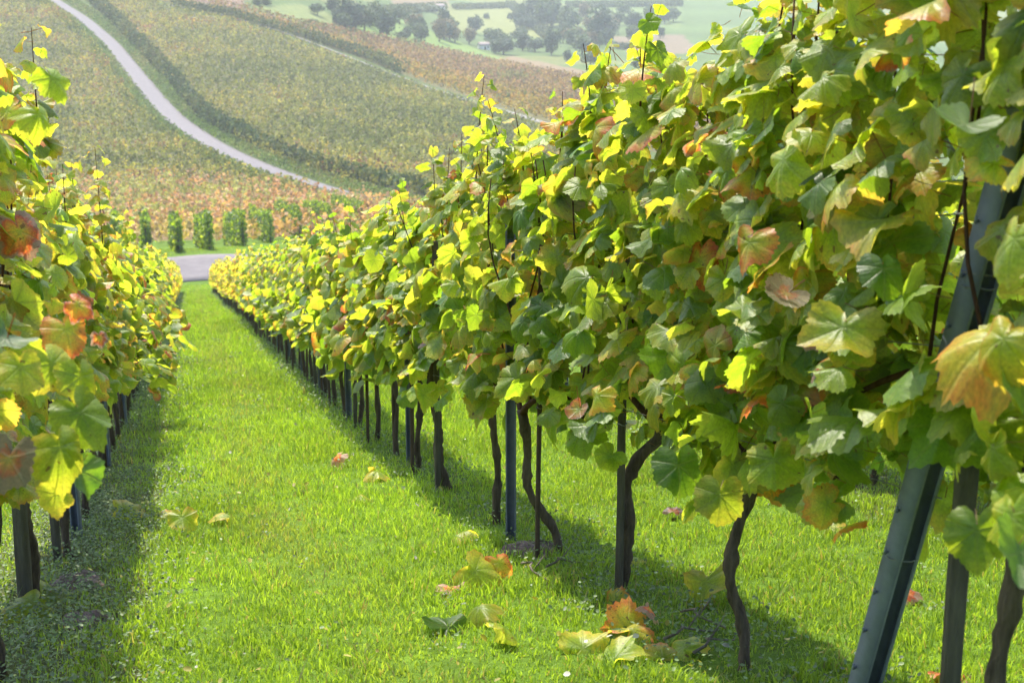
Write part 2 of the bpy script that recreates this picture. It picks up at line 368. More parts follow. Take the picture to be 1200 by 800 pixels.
# ------------------------------------------------------------------ leaves
def leaf_shape(n, rings, seed, curl=1.0):
    r = np.random.default_rng(seed); th = np.linspace(-math.pi, math.pi, n, endpoint=False)
    A = np.radians([-180, -150, -112, -84, -56, -28, 0, 28, 56, 84, 112, 150, 180])
    Rr = np.array([.13, .43, .51, .45, .55, .485, .62, .485, .55, .45, .51, .43, .13]); Rr[1:-1] *= 1 + r.uniform(-.11, .11, 11)
    rad = np.interp(th, A, Rr)
    if n >= 30: rad = rad * (1 + (2.0 / n) * np.where(np.arange(n) % 2 == 0, 1, -1) + r.uniform(-.022, .022, n))
    V = [[0, 0]]; rr = [0.0]
    for f in rings:
        q = rad * f if f == 1 else (rad * .55 + np.convolve(np.concatenate([rad[-2:], rad, rad[:2]]), np.ones(5) / 5, 'valid') * .45) * f
        V += list(np.column_stack([np.sin(th) * q, np.cos(th) * q])); rr += [f] * n
    V = np.array(V); rr = np.array(rr)
    x, y = V[:, 0], V[:, 1]; ang = np.arctan2(x, y)
    fold = r.uniform(-.1, .45) * curl; droop = r.uniform(-.15, .75) * curl; tw = r.uniform(-.5, .5) * curl
    z = -fold * np.sqrt(x * x + .012) * .8 - droop * (x * x + y * y) * .7 + tw * x * y
    z += rr ** 2 * (0.028 * np.sin(3 * ang + r.uniform(0, 6)) + 0.018 * np.sin(7 * ang + r.uniform(0, 6))) * curl + .25 * curl * r.uniform(-1, 1) * np.maximum(y, 0) ** 2
    tris = np.stack([np.zeros(n, int), 1 + (np.arange(n) + 1) % n, 1 + np.arange(n)], -1)
    qs = []
    for k in range(len(rings) - 1):
        a = 1 + k * n; b = a + n; j = np.arange(n); j1 = (j + 1) % n
        qs.append(np.stack([a + j, a + j1, b + j1, b + j], -1))
    qs = np.concatenate(qs) if qs else np.zeros((0, 4), int)
    return np.column_stack([x, y + .10, z]), tris, qs, rr, np.column_stack([x, y, np.zeros(len(x))])
SHAPES = {'hd': [leaf_shape(56, (.35, .7, 1), 100 + i, 1.0 + .9 * (i % 3)) for i in range(15)], 'mid': [leaf_shape(16, (.55, 1), 200 + i, 1.0 + .6 * (i % 3)) for i in range(9)],
          'low': [leaf_shape(7, (1,), 300 + i, .7) for i in range(4)]}
CURLED = [leaf_shape(40, (.35, .7, 1), 400 + i, 2.7) for i in range(8)]
def norm(a): return a / (np.linalg.norm(a, axis=-1, keepdims=True) + 1e-9)
def leaves_mesh(name, pos, nrm, tip, size, aut, tone, lod, rng, mat=None, shapes=None, stalks=False):
    shapes = shapes or SHAPES[lod]; Z = norm(nrm); Y = norm(tip - (tip * Z).sum(-1, keepdims=True) * Z); X = np.cross(Y, Z)
    which = rng.integers(0, len(shapes), len(pos)); Vs = []; T = []; Q = []; D = []; UV = []; n0 = 0
    for k, (sv, tr, qd, rr, uv) in enumerate(shapes):
        i = np.nonzero(which == k)[0]
        if not len(i): continue
        fl = rng.uniform(.88, 1.1, len(i))
        v = pos[i, None, :] + size[i, None, None] * ((sv[None, :, 0:1] * fl[:, None, None]) * X[i, None, :] + sv[None, :, 1:2] * Y[i, None, :] + sv[None, :, 2:3] * Z[i, None, :])
        m = sv.shape[0]; off = n0 + np.arange(len(i))[:, None, None] * m
        Vs.append(v.reshape(-1, 3)); T.append((tr[None] + off).reshape(-1, 3))
        if len(qd): Q.append((qd[None] + off).reshape(-1, 4))
        d = np.ones((len(i), m, 4)); d[..., 0] = aut[i, None]; d[..., 1] = tone[i, None]; d[..., 2] = rr[None]; D.append(d.reshape(-1, 4))
        u = np.repeat(uv[None], len(i), 0).copy(); u[..., 2] = rng.uniform(0, 50, len(i))[:, None]; UV.append(u.reshape(-1, 3)); n0 += len(i) * m
    if stalks:
        v, q = petioles(rng, pos, tip, nrm); Vs.append(v); Q.append(q + n0); d = np.ones((len(v), 4)); d[:, 0] = .86; d[:, 1] = .7; d[:, 2] = .5; D.append(d); UV.append(np.full((len(v), 3), 3.3))
    return mesh_np(name, np.concatenate(Vs), [np.concatenate(T)] + ([np.concatenate(Q)] if Q else []), mat or M['leaf'],
                   {'leafdata': ('FLOAT_COLOR', np.concatenate(D)), 'leafuv': ('FLOAT_VECTOR', np.concatenate(UV))}, smooth=lod != 'low')
ROOT_RZ = math.pi / 2 + ROW_A           # vine space: x along the row (downhill), y to the left, z up
cr, sr = math.cos(ROOT_RZ), math.sin(ROOT_RZ)
SUN_L = np.array([sd[0] * cr + sd[1] * sr, -sd[0] * sr + sd[1] * cr, sd[2]])
def vine_leaves(rng, n, span, zb, zt, half, autumn, size=.125, low_side=0.0, shoots=4):
    """leaf positions and frames in vine space"""
    x = rng.uniform(-span / 2 - .08, span / 2 + .08, n); h = rng.random(n) ** .92
    ph = rng.uniform(0, 6, 6)
    zb_x = zb + .10 * np.sin(x * 7 + ph[0]) + .06 * np.sin(x * 17 + ph[1]); zt_x = zt + .07 * np.sin(x * 6 + ph[2]) + .06 * np.sin(x * 15 + ph[3])
    z = zb_x + (zt_x - zb_x) * h
    side = rng.choice([-1., 1.], n); prof = np.interp(h, [0, .15, .5, .85, 1], [.8, 1.05, 1.0, .8, .5])
    prof = prof * (1 + .28 * np.sin(x * 8 + z * 5 + ph[4] + side) * np.sin(z * 7 - x * 3 + ph[5]))
    y = side * half * prof * np.where(rng.random(n) < .78, rng.uniform(.65, 1.12, n), rng.uniform(0, .65, n))
    z = z - SLOPE * x
    nr = np.column_stack([.60 * rng.standard_normal(n), side * .75 + .35 * rng.standard_normal(n), .48 + .50 * rng.standard_normal(n) + .5 * (h > .88)]) + SUN_L * .30
    tp = np.column_stack([.75 * rng.standard_normal(n), side * .35 + .4 * rng.standard_normal(n), -.65 + .5 * rng.standard_normal(n)])
    sz = size * np.clip(rng.normal(1, .28, n), .42, 1.65) * np.interp(h, [0, .5, 1], [1.08, 1.0, .86])
    P, N, T, S = [np.column_stack([x, y, z])], [nr], [tp], [sz]; paths = []
    for _ in range(shoots):
        x0 = rng.uniform(-span / 2, span / 2); L = rng.uniform(.08, .26) * (1.0 if rng.random() < .85 else 1.5); m = int(L / .028) + 4; q = np.linspace(0, 1, m)
        lean = np.array([rng.normal(0, .22), rng.normal(0, .16)])
        pts = np.column_stack([x0 + lean[0] * L * q ** 1.5, rng.normal(0, .06) + lean[1] * L * q ** 1.6, zt - .15 - SLOPE * x0 + (L + .15) * q])
        paths.append(pts); a = rng.uniform(0, 6.28) + np.arange(m) * 2.6; o = np.column_stack([np.cos(a), np.sin(a), np.zeros(m)])
        P.append(pts + o * .04); N.append(o * .7 + [0, 0, .55] + .3 * rng.standard_normal((m, 3)) + SUN_L * .3); T.append(o * .6 + [0, 0, -.35] + .35 * rng.standard_normal((m, 3)))
        S.append(size * np.linspace(1.0, .5, m) * rng.uniform(.8, 1.15, m))
    if low_side:                          # long shoots sprawling over the alley
        for _ in range(int(3 * low_side) + 1):
            x0 = rng.uniform(-span / 2, span / 2); m = 13; q = np.linspace(0, 1, m); L = rng.uniform(.22, .42)
            pts = np.column_stack([x0 + rng.normal(0, .15) * q, -(half * .6 + L * q), zb + rng.uniform(.0, .45) - .18 * q ** 2 - SLOPE * x0])
            paths.append(pts); P.append(pts + .05 * rng.standard_normal((m, 3))); N.append(np.array([0, -.4, .8]) + .45 * rng.standard_normal((m, 3)))
            T.append(np.array([0, -.5, -.6]) + .4 * rng.standard_normal((m, 3))); S.append(size * rng.uniform(.6, 1.05, m))
    P, N, T, S = (np.concatenate(a) for a in (P, N, T, S)); n = len(P)
    A = np.clip(rng.normal(.385 + autumn, .12, n), .02, .62); pick_ = rng.random(n)
    A = np.where(pick_ < .06 + autumn * .5, rng.uniform(.5, .72, n), A); A = np.where(pick_ < .012 + autumn * .10, rng.uniform(.66, .88, n), A)
    return P, N, T, S, A, np.clip(rng.normal(1.04, .15, n), .6, 1.45), paths
def trunk_mesh(name, rng, height=.72, r0=.024, bend=None, sides=9, wob=.022):
    m = 34 if sides > 6 else 11; q = np.linspace(0, 1, m); tb = Tubes(); ph = rng.uniform(0, 6, 4)
    if bend is None: bend = [(0, 0, 0), (.5, rng.normal(0, .03), rng.normal(0, .02)), (1, rng.normal(0, .05), rng.normal(0, .03))]
    bz, bx, by = zip(*bend)
    def smooth(a):
        y = np.interp(np.linspace(0, 1, 80), bz, a); y = np.convolve(np.pad(y, 8, mode='edge'), np.ones(17) / 17, 'valid'); return np.interp(q, np.linspace(0, 1, 80), y)
    xs = smooth(bx) + wob * .5 * np.sin(q * 13 + ph[0]) * q ** .5; ys = smooth(by) + wob * .5 * np.sin(q * 11 + ph[1]) * q ** .5
    rad = r0 * (1 + .55 * np.exp(-q * 9) + .16 * np.sin(q * 23 + ph[2]) + .35 * np.clip((q - .88) / .12, 0, 1))
    tb.add(np.column_stack([xs, ys, -.06 + (height + .06) * q]), rad, sides, .15 if sides > 6 else .10, rng)
    return tb.mesh(name, M['bark']), (xs[-1], ys[-1], height)
def canes_mesh(name, rng, head, span, zt, paths, hd, leafP=None, leafT=None, leafS=None):
    tb = Tubes(); hx, hy, hz = head
    for sgn in (-1, 1):                  # arms tied down along the lowest wire
        L = span * rng.uniform(.42, .55); q = np.linspace(0, 1, 9)
        arm = np.column_stack([hx + sgn * L * q, hy * (1 - q) + .02 * np.sin(q * 7), hz - .02 + .10 * np.sin(q * math.pi * .9) - SLOPE * (hx + sgn * L * q) + SLOPE * hx])
        tb.add(arm, np.linspace(.014, .007, 9), 6 if hd else 4, .08, rng)
        for k in range(3 if hd else 2):
            p = arm[min(8, 1 + k * 3 + rng.integers(0, 2))]; n = 9; z = np.linspace(0, 1, n); ph = rng.uniform(0, 6, 2)
            top = zt - SLOPE * p[0] - p[2] - rng.uniform(0, .2)
            tb.add(np.column_stack([p[0] + rng.normal(0, .10) * z + .025 * np.sin(z * 8 + ph[0]), p[1] + rng.normal(0, .06) * z + .025 * np.sin(z * 7 + ph[1]), p[2] + top * z]),
                   np.linspace(.0045, .0024, n), 5 if hd else 3, .05, rng)
    for pts in paths: tb.add(pts, np.linspace(.0035, .0012, len(pts)), 4 if hd else 3)
    return tb.mesh(name, M['cane'])
def petioles(rng, P, T, N):
    n = len(P); Y = norm(T); back = P - norm(N) * .05 - Y * .022 + .012 * rng.standard_normal(P.shape)
    mid = (P + back) / 2 - norm(N) * .006; side = norm(np.cross(Y, norm(N))); up = norm(N); r = .0013
    pts = np.stack([back, mid, P], 1)
    offs = np.stack([side * r, -side * r * .5 + up * r, -side * r * .5 - up * r], 1)
    V = (pts[:, :, None, :] + offs[:, None, :, :]).reshape(-1, 3); b = np.arange(n)[:, None] * 9; q = []
    for k in range(2):
        for j in range(3): q.append(b + np.array([[k * 3 + j, k * 3 + (j + 1) % 3, k * 3 + 3 + (j + 1) % 3, k * 3 + 3 + j]]))
    return V, np.concatenate(q)

def tR(s): return np.interp(s, [2.5, 3.7, 5, 6.2, 8, 11, 20, 74], [1.46, 1.455, 1.40, 1.28, 1.20, 1.12, 1.17, 1.27])
def tL(s): return np.interp(s, [3, 5.3, 6.5, 12, 70], [-.63, -.61, -.56, -.57, -.66])
def t2R(s): return np.interp(s, [3, 70], [3.20, 3.05])
def root_at(name, s, t, dz=0.0):
    x, y = st_xy(s, t); return empty(name, (float(x), float(y), float(ground(x, y)) + dz), ROOT_RZ)
def to_world(P, s, t):
    x, y = st_xy(s, t); z = float(ground(x, y))
    return np.column_stack([x + P[:, 0] * cr - P[:, 1] * sr, y + P[:, 0] * sr + P[:, 1] * cr, z + P[:, 2]])
def to_local(Pw, s, t, vec=False):
    Pw = np.asarray(Pw, float)
    if not vec:
        x, y = st_xy(s, t); Pw = Pw - np.array([float(x), float(y), float(ground(x, y))])
    return np.column_stack([Pw[:, 0] * cr + Pw[:, 1] * sr, -Pw[:, 0] * sr + Pw[:, 1] * cr, Pw[:, 2]])
CLEAR = [[(-300, 612), (112, 612), (112, 900), (-300, 900)], [(1100, 190), (1168, 190), (1152, 300), (1122, 415), (1078, 415)], [(985, 535), (1125, 535), (1085, 820), (970, 820)], [(1118, 600), (1200, 600), (1200, 820), (1110, 820)]]
# single leaves that stand out: u, v, distance, width px, autumn, tone, (facing right, up, towards us), tip direction on the picture in degrees from up, face shown (1 upper, -1 under)
HERO_R = [(1190, 265, 2.35, 100, .50, 1.25, (-.75, .25, .6), 190, 1), (1136, 140, 2.5, 100, .12, 1.1, (.1, .75, .65), 205, -1), (1180, 385, 2.4, 95, .60, 1.1, (-.5, .3, .8), 200, 1),
          (1195, 435, 2.45, 100, .28, .8, (.3, .2, .9), 190, -1), (990, 372, 3.0, 100, .56, .95, (-.2, .35, .9), 195, 1), (1190, 640, 2.3, 100, .10, 1.1, (.3, .5, .8), 200, -1),
          (1182, 590, 2.35, 85, .48, 1.2, (-.7, .3, .6), 170, 1), (1145, 610, 2.4, 85, .34, .8, (-.2, .1, .9), 180, 1), (920, 175, 3.3, 90, .45, 1.25, (-.8, .3, .5), 175, 1),
          (880, 235, 3.3, 72, .70, 1.0, (-.5, .2, .8), 190, 1), (1035, 305, 2.9, 75, .08, .9, (.1, .3, .95), 185, 1), (925, 340, 3.3, 62, 1.0, 1.3, (.2, .5, .8), 230, -1),
          (700, 440, 4.2, 50, .60, 1.2, (-.5, .3, .8), 190, 1), (680, 462, 4.4, 34, .80, 1.3, (-.2, .3, .9), 210, -1), (795, 520, 3.9, 80, .10, .9, (.1, .2, .95), 180, 1), (845, 555, 3.7, 75, .48, .75, (0, .1, 1), 185, 1)]
HERO_L = [(58, 75, 3.3, 52, .42, 1.25, (.6, .3, .7), 130, 1), (45, 118, 3.4, 52, .46, 1.2, (.5, .3, .8), 180, 1), (75, 372, 3.1, 62, .72, 1.25, (.4, .3, .85), 170, 1), (88, 345, 3.1, 40, .78, 1.3, (.4, .3, .85), 120, 1),
          (116, 385, 3.3, 24, .90, 1.2, (.3, .2, .9), 170, 1), (60, 435, 3.0, 75, .52, 1.25, (.5, .3, .8), 150, 1), (95, 450, 3.0, 70, .50, 1.25, (.6, .2, .7), 190, 1), (92, 490, 2.9, 85, .36, .9, (.3, .3, .9), 150, 1),
          (70, 530, 2.8, 85, .50, 1.0, (.3, .25, .9), 170, 1), (15, 545, 2.8, 85, 1.0, .8, (-.1, .2, .95), 190, -1), (92, 560, 2.9, 62, .08, 1.1, (.5, .3, .8), 165, -1), (10, 415, 2.8, 70, .06, 1.1, (.3, .7, .6), 200, -1),
          (66, 585, 3.0, 48, .56, 1.1, (.3, .1, .95), 175, 1), (25, 440, 2.9, 70, .54, 1.2, (.3, .3, .9), 180, 1)]
def hero(lst):
    P, N, T, S, A, K = [], [], [], [], [], []
    ax = np.array([[1, 0, 0], [0, sp, cp], [0, -cp, sp]])       # picture right, up, towards the camera
    for u, v, d, w, a, k, f, ti, face in lst:
        r = ray(u, v); P.append(r / np.linalg.norm(r) * d); n = (np.array(f, float) * [1.25, 1.25, .75]) @ ax; N.append(n * face); ti = R(ti)
        T.append(math.sin(ti) * ax[0] + math.cos(ti) * ax[1]); S.append(w * d / F_ / 1.14); A.append(a); K.append(k)
    return [np.array(q, float) for q in (P, N, T, S, A, K)]
ORD = ['first', 'second', 'third', 'fourth', 'fifth', 'sixth', 'seventh', 'eighth', 'ninth', 'tenth', 'eleventh', 'twelfth']

MID = []; LOW = []
def build_parts(root, rng, lod, span, autumn, low_side=0.0, bend=None, r0=.0165, h0=.70, heroes=None, at=None, zb=.56, zt=1.36, half=.16, n=None):
    N_ = n or int({'hd': 300, 'mid': 255, 'low': 150}[lod] * max(1, (zt - zb) / 1.0 if lod == 'hd' else 1))
    P, N, T, S, A, K, paths = vine_leaves(rng, N_, span, zb, zt, half, autumn, {'hd': .108, 'mid': .115, 'low': .150}[lod], low_side, 4 if lod == 'hd' else 2)
    if at is not None:
        w = to_world(P, *at); u, v, d = project(w[:, 0], w[:, 1], w[:, 2]); keep = np.linalg.norm(w, axis=1) > 1.75
        w2 = to_world(P + norm(T) * S[:, None] * .55, *at); u2, v2, _ = project(w2[:, 0], w2[:, 1], w2[:, 2])
        for c in CLEAR: keep &= ~((in_poly(u, v, c) | in_poly(u2, v2, c)) & (d < (3.3 if c[0][0] > 500 else 5.0)))
        P, N, T, S, A, K = (a[keep] for a in (P, N, T, S, A, K))
    if heroes is not None:
        hp, hn, ht, hs, ha, hk = heroes
        # make room round the leaves that stand out
        P = np.concatenate([P, to_local(hp, *at)]); N = np.concatenate([N, to_local(hn, *at, vec=True)]); T = np.concatenate([T, to_local(ht, *at, vec=True)])
        S = np.concatenate([S, hs]); A = np.concatenate([A, ha]); K = np.concatenate([K, hk])
    tm, head = trunk_mesh('trunk', rng, h0, r0, bend, 9 if lod == 'hd' else 6)
    link('trunk', tm, root); link('canes', canes_mesh('canes', rng, head, span, zt, paths, lod == 'hd'), root)
    link('foliage', leaves_mesh('foliage', P, N, T, S, A, K, lod, rng, stalks=lod == 'hd'), root)
def plant_row(tfun, positions, lod_at, label_fn, group, autumn_fn, specials, low_side_fn=None, heroes=None, cat='grapevine'):
    for i, s in enumerate(positions):
        t = float(tfun(s)); lod = lod_at(s); label = label_fn(i, s); rng = np.random.default_rng(int(abs(s * 1000)) + int(abs(t * 77)))
        nxt = positions[i + 1] - s if i + 1 < len(positions) else .9
        if lod == 'hd' or (low_side_fn and low_side_fn(s)):
            root = root_at('grapevine', s, t); kw = dict(specials.get(i, {})); hs = None
            if heroes is not None:
                hp = heroes[0]; hsv = hp[:, 0] * ES[0] + hp[:, 1] * ES[1]
                near = np.array([int(np.argmin(np.abs(np.array(positions) - q))) for q in hsv]) == i
                if near.any(): hs = [a[near] for a in heroes]
            build_parts(root, rng, lod, autumn=autumn_fn(s), low_side=low_side_fn(s) if low_side_fn else 0, heroes=hs, at=(s, t), **{**dict(span=.92, n=None if t > 0 or s > 9 else 260, zb=.66, zt=float(np.interp(s, [2.5, 4.5, 6, 8, 11], [2.08, 1.92, 1.62, 1.50, 1.40])) if t < 0 else float(np.interp(s, [2.4, 4.2, 5.5, 7, 9], [1.92, 1.84, 1.68, 1.53, 1.42])), half=.15 if t < 0 else .16), **kw})
        else:
            pool, cnt = (MID, 9) if lod == 'mid' else (LOW, 12)
            warm = autumn_fn(s) > .13
            cands = [p for p in pool if p[1] == warm]
            if len(cands) < cnt:
                root = root_at('grapevine', s, t); build_parts(root, rng, lod, .95, .19 if warm else .05); pool.append((root, warm))
            else:
                root = copy_tree(cands[rng.integers(0, cnt)][0]); x, y = st_xy(s, t); root.location = (float(x), float(y), float(ground(x, y)))
        # the row is not combed: each vine a little different in height
        root.scale = (1, 1, float(1 + .035 * rng.standard_normal()))
        tag(root, label, cat, group)
rg = np.random.default_rng(5)
def positions(first, end, step=.87):
    p = list(first)
    while p[-1] < end: p.append(p[-1] + step + float(rg.normal(0, .07)))
    return p
PR = positions([2.38, 3.68, 4.74, 5.50, 6.26, 7.34, 8.05], 85.0)
PL = positions([2.55, 3.42, 4.36, 5.36, 6.28, 7.25, 8.25], 85.5)
P2 = positions([3.1, 3.95, 4.8, 5.6, 6.5], 45.0); P3 = positions([4.2, 5.1], 30.0)
RIGHT_LABELS = ['gnarled trunk beside grey stake at right edge under big yellow leaf', 'lone zigzag trunk leaning in the grass left of the tilted steel post',
                'rough straight trunk tied to a pale stake, alone in bright grass', 'curved trunk like a bracket next to a thin brown rod', 'mossy dark trunk with tiny leaves left of the small grey steel post',
                'thick forked trunk flaring at its foot', 'dark slanting trunk behind a pair of stakes in right row']
def lab_r(i, s):
    if i < 7: return 'grapevine, ' + RIGHT_LABELS[i]
    if i < 12: return ORD[i] + ' grapevine from the tilted steel post in the long row right of the alley'
    if s < 30: return 'yellow green grapevine in the middle stretch of the row right of the alley'
    return 'small golden grapevine in the far stretch of the row right of the alley'
def lab_l(i, s):
    L = ['very near grapevine at lower left corner with big backlit leaves', 'near grapevine with orange and red tinged leaves at the left edge', 'left edge grapevine whose trunk stands at the bottom corner',
         'grapevine on the left with dark trunk fixed to a mossy stake', 'left row grapevine with slim leaning trunk before a blue steel post']
    if i < 5: return L[i]
    if i < 12: return ORD[i] + ' grapevine along the row left of the grass alley'
    if s < 30: return 'grapevine in the middle stretch of the row left of the alley'
    return 'small distant grapevine in the far stretch of the row left of the alley'
SPEC_R = {0: dict(n=900, span=1.3, zt=2.15, bend=[(0, 0, 0), (.6, .0, .01), (1, .01, .0)], r0=.019, h0=.85), 1: dict(n=780, span=1.15, zt=1.88, bend=[(0, 0, 0), (.25, .02, .0), (.45, .04, .04), (.62, .04, .035), (1, .0, -.015)], r0=.016, h0=.66),
          2: dict(n=460, span=1.0, bend=[(0, 0, 0), (.5, 0, -.01), (.75, .0, -.02), (1, -.02, -.13)], r0=.021, h0=.62), 3: dict(bend=[(0, 0, -.02), (.2, .02, -.02), (.5, .04, .10), (1, .0, .12)], r0=.017, h0=.62),
          4: dict(bend=[(0, 0, 0), (.5, .01, .0), (1, 0, .02)], r0=.016, h0=.66), 5: dict(bend=[(0, 0, -.02), (.3, .0, .03), (1, .02, .06)], r0=.023, h0=.66)}
def lod_at(s): return 'hd' if s < 8.6 else ('mid' if s < 24 else 'low')
plant_row(tR, PR, lod_at, lab_r, 'grapevines in the row right of the alley', lambda s: .045 + .17 * min(1, max(0, (s - 12) / 40)), SPEC_R, heroes=hero(HERO_R))
plant_row(tL, PL, lod_at, lab_l, 'grapevines in the row left of the alley', lambda s: .11 if s < 9 else .06 + .16 * min(1, max(0, (s - 12) / 40)), {3: dict(r0=.022, bend=[(0, 0, 0), (1, .03, .02)])},
          lambda s: 1.0 if 8.8 < s < 15 else 0.0, hero(HERO_L))
plant_row(t2R, P2, lambda s: 'mid' if s < 11 else 'low', lambda i, s: 'grapevine in the next row beyond, glimpsed behind the right-hand trunks', 'grapevines in the row behind', lambda s: .05, {})
plant_row(lambda s: 5.05, P3, lambda s: 'mid' if s < 7.5 else 'low', lambda i, s: 'grapevine two rows beyond the right-hand row, almost wholly screened', 'grapevines two rows behind', lambda s: .05, {})

# ------------------------------------------------------------------ stakes, posts and wires
c_out = [(-.034, -.025), (.034, -.025), (.034, .025), (.022, .025), (.022, .0215), (.0305, .0215), (.0305, -.0215), (-.0305, -.0215), (-.0305, .0215), (-.022, .0215), (-.022, .025), (-.034, .025)]
def post_mesh(name, h, w=1.0):
    V, Q, caps = extrude(np.array(c_out) * w, np.linspace(-.25, h, 9)); return mesh_np(name, V, [Q] + caps, M['steel'])
def hook_mesh(name, zs, w=1.0, sg=1):
    tb = Tubes()
    for z in zs:
        tb.add([(sg * .033 * w, -.012, z), (sg * .043 * w, -.012, z - .003), (sg * .045 * w, -.012, z + .012)], .003, 5)
    return tb.mesh(name, M['steel'], False)
def hole_mesh(name, zs, w=1.0):
    tb = Tubes()
    for z in zs: tb.add([(0, -.0262 * w, z), (0, -.0248 * w, z)], .0055, 8)
    return tb.mesh(name, M['rod'], False)
def steel_post(s, t, h, label, group=None, tilt=0.0, w=1.0, rz=0.0, tie=False):
    r = root_at('steel_post', s, t)
    r.rotation_euler = (Matrix.Rotation(ROOT_RZ, 3, 'Z') @ Matrix.Rotation(-tilt, 3, 'Y') @ Matrix.Rotation(rz, 3, 'Z')).to_euler()
    zs = np.arange(.15, h - .05, .115 if tie else .25)
    link('profile', post_mesh('profile', h, w), r); [link('wire_hook', hook_mesh('wire_hook', [z], w, sg), r) for z in (zs if tie else []) for sg in (-1, 1)]
    if tie:
        for z in (.60, 1.28, 1.31):
            tb = Tubes(); a = np.linspace(0, 2 * math.pi, 13); tb.add(np.column_stack([0.038 * w * np.cos(a), .032 * w * np.sin(a), z + .006 * np.sin(a * 2)]), .0017, 4)
            link('wire_tie', tb.mesh('wire_tie', M['wire']), r)
    tag(r, label, 'post', group); return r
steel_post(3.0, 1.450, 2.35, 'tilted blue grey steel end post with notched edges leaning across the leaves', None, R(19.5), .92, R(110), True)
steel_post(5.84, 1.25, 1.35, 'short looking grey steel post standing between two thin trunks', 'steel posts in the right row', 0, .62, R(75))
proto = steel_post(8.35, float(tR(8.35)), 1.3, 'slim blue grey steel post beside dark paired trunks in right row', 'steel posts in the right row', 0, .62, R(75))
def repeat(proto, spots, label_fn, group):
    for i, (s, t, rz) in enumerate(spots):
        c = copy_tree(proto); x, y = st_xy(s, t); c.location = (float(x), float(y), float(ground(x, y)))
        c.rotation_euler[2] = ROOT_RZ + rz; tag(c, label_fn(i, s), None, group)
repeat(proto, [(s, float(tR(s)) + float(rg.normal(0, .02)), R(75)) for s in np.arange(11.0, 85, 2.62)],
       lambda i, s: ['first', 'second', 'third'][i] + ' slim steel post past the paired trunks in right row' if i < 3 else 'distant steel post lost among trunks of the right row', 'steel posts in the right row')
repeat(proto, [(s, float(tL(s)) + float(rg.normal(0, .02)), R(75)) for s in np.arange(6.75, 85, 2.62)],
       lambda i, s: ['blue grey steel post behind the slim leaning trunk at left', 'second steel post of the left row in deep shade', 'third steel post of the left row in deep shade'][i] if i < 3 else 'distant steel post hidden in the left row', 'steel posts in the left row')
repeat(proto, [(s, float(t2R(s)), R(75)) for s in np.arange(7.3, 45, 2.62)], lambda i, s: 'steel post in the next row behind the right-hand vines', 'steel posts in the row behind')

def stake(s, t, h, wd, mat, label, group=None, lean=(0, 0), square=True):
    r = root_at('vine_stake', s, t); r.rotation_euler = (lean[0], lean[1], ROOT_RZ + rg.normal(0, .3))
    if square:
        a = wd / 2; b = a * .72
        V, Q, caps = extrude([(-a, -b), (-b, -a), (b, -a), (a, -b), (a, b), (b, a), (-b, a), (-a, b)], np.linspace(-.15, h, 10))
        V = V + np.random.default_rng(int(s * 99)).normal(0, .0012, V.shape); me = mesh_np('shaft', V, [Q] + caps, mat)
    else:
        tb = Tubes(); q = np.linspace(0, 1, 12); tb.add(np.column_stack([.006 * np.sin(q * 6), .004 * np.sin(q * 5 + 1), -.15 + (h + .15) * q]), wd / 2, 8, .06); me = tb.mesh('shaft', mat)
    link('shaft', me, r)
    tb = Tubes(); a = np.linspace(0, 2 * math.pi, 11); k = wd * .62
    tb.add(np.column_stack([k * np.cos(a), k * np.sin(a), .62 + .004 * np.sin(a * 3)]), .0022, 4); link('binding', tb.mesh('binding', M['wire']), r)
    return tag(r, label, 'stake', group)
stake(2.56, 1.45, .82, .038, M['stake'], 'pale squared wooden stake at the right edge beside the gnarled trunk')
stake(4.70, 1.385, 1.4, .026, M['stake'], 'pale weathered stake tied against the rough straight trunk', lean=(0, .01))
stake(5.42, 1.27, 1.35, .020, M['rod'], 'thin rusty brown rod in front of the bracket shaped trunk', square=False)
stake(5.30, -.635, 1.3, .046, M['stake'], 'thick mossy wooden stake in shade on the left', lean=(.02, 0))
stake(6.2, -.60, 1.3, .030, M['stake'], 'slender grey wooden stake behind the mossy one on the left')
sp0 = stake(7.30, float(tR(7.3)) - .05, 1.3, .026, M['stake'], 'weathered stake just left of the thick forked trunk', 'vine stakes in the right row')
sp1 = stake(7.98, float(tR(7.98)) - .05, 1.3, .022, M['rod'], 'dark brown stake touching the dark slanting trunk', 'vine stakes in the right row', square=False)
for nm, PP, tf, first in (('right', PR, tR, 7), ('left', PL, tL, 5)):
    for i, s in enumerate(PP[first:], first):
        c = copy_tree(sp0 if rg.random() < .5 else sp1); ss = s - .08 + rg.normal(0, .05); t = float(tf(ss)) + rg.normal(0, .03) - .03
        x, y = st_xy(ss, t); c.location = (float(x), float(y), float(ground(x, y))); c.rotation_euler = (rg.normal(0, .02), rg.normal(0, .03), ROOT_RZ + rg.normal(0, .5))
        lb = (ORD[i] + f' vine stake along the {nm}-hand row, thin and dark') if i < 12 else (f'thin dark vine stake further down the {nm}-hand row')
        tag(c, lb, None, f'vine stakes in the {nm} row')
def wire(tf, z, s0, s1, label):
    s = np.arange(s0, s1, 1.3); x, y = st_xy(s, tf(s) + .02); tb = Tubes(); tb.add(np.column_stack([x, y, ground(x, y) + z]), .0016, 4)
    tag(link('trellis_wire', tb.mesh('trellis_wire', M['wire'])), label, 'wire', 'trellis wires')
for nm, tf, s0 in (('right', tR, 2.7), ('left', tL, 2.6)):
    for z, w in ((.66, 'lowest'), (.98, 'middle'), (1.25, 'topmost')): wire(tf, z, s0, 85, f'{w} thin steel wire strung along the {nm}-hand vine row')

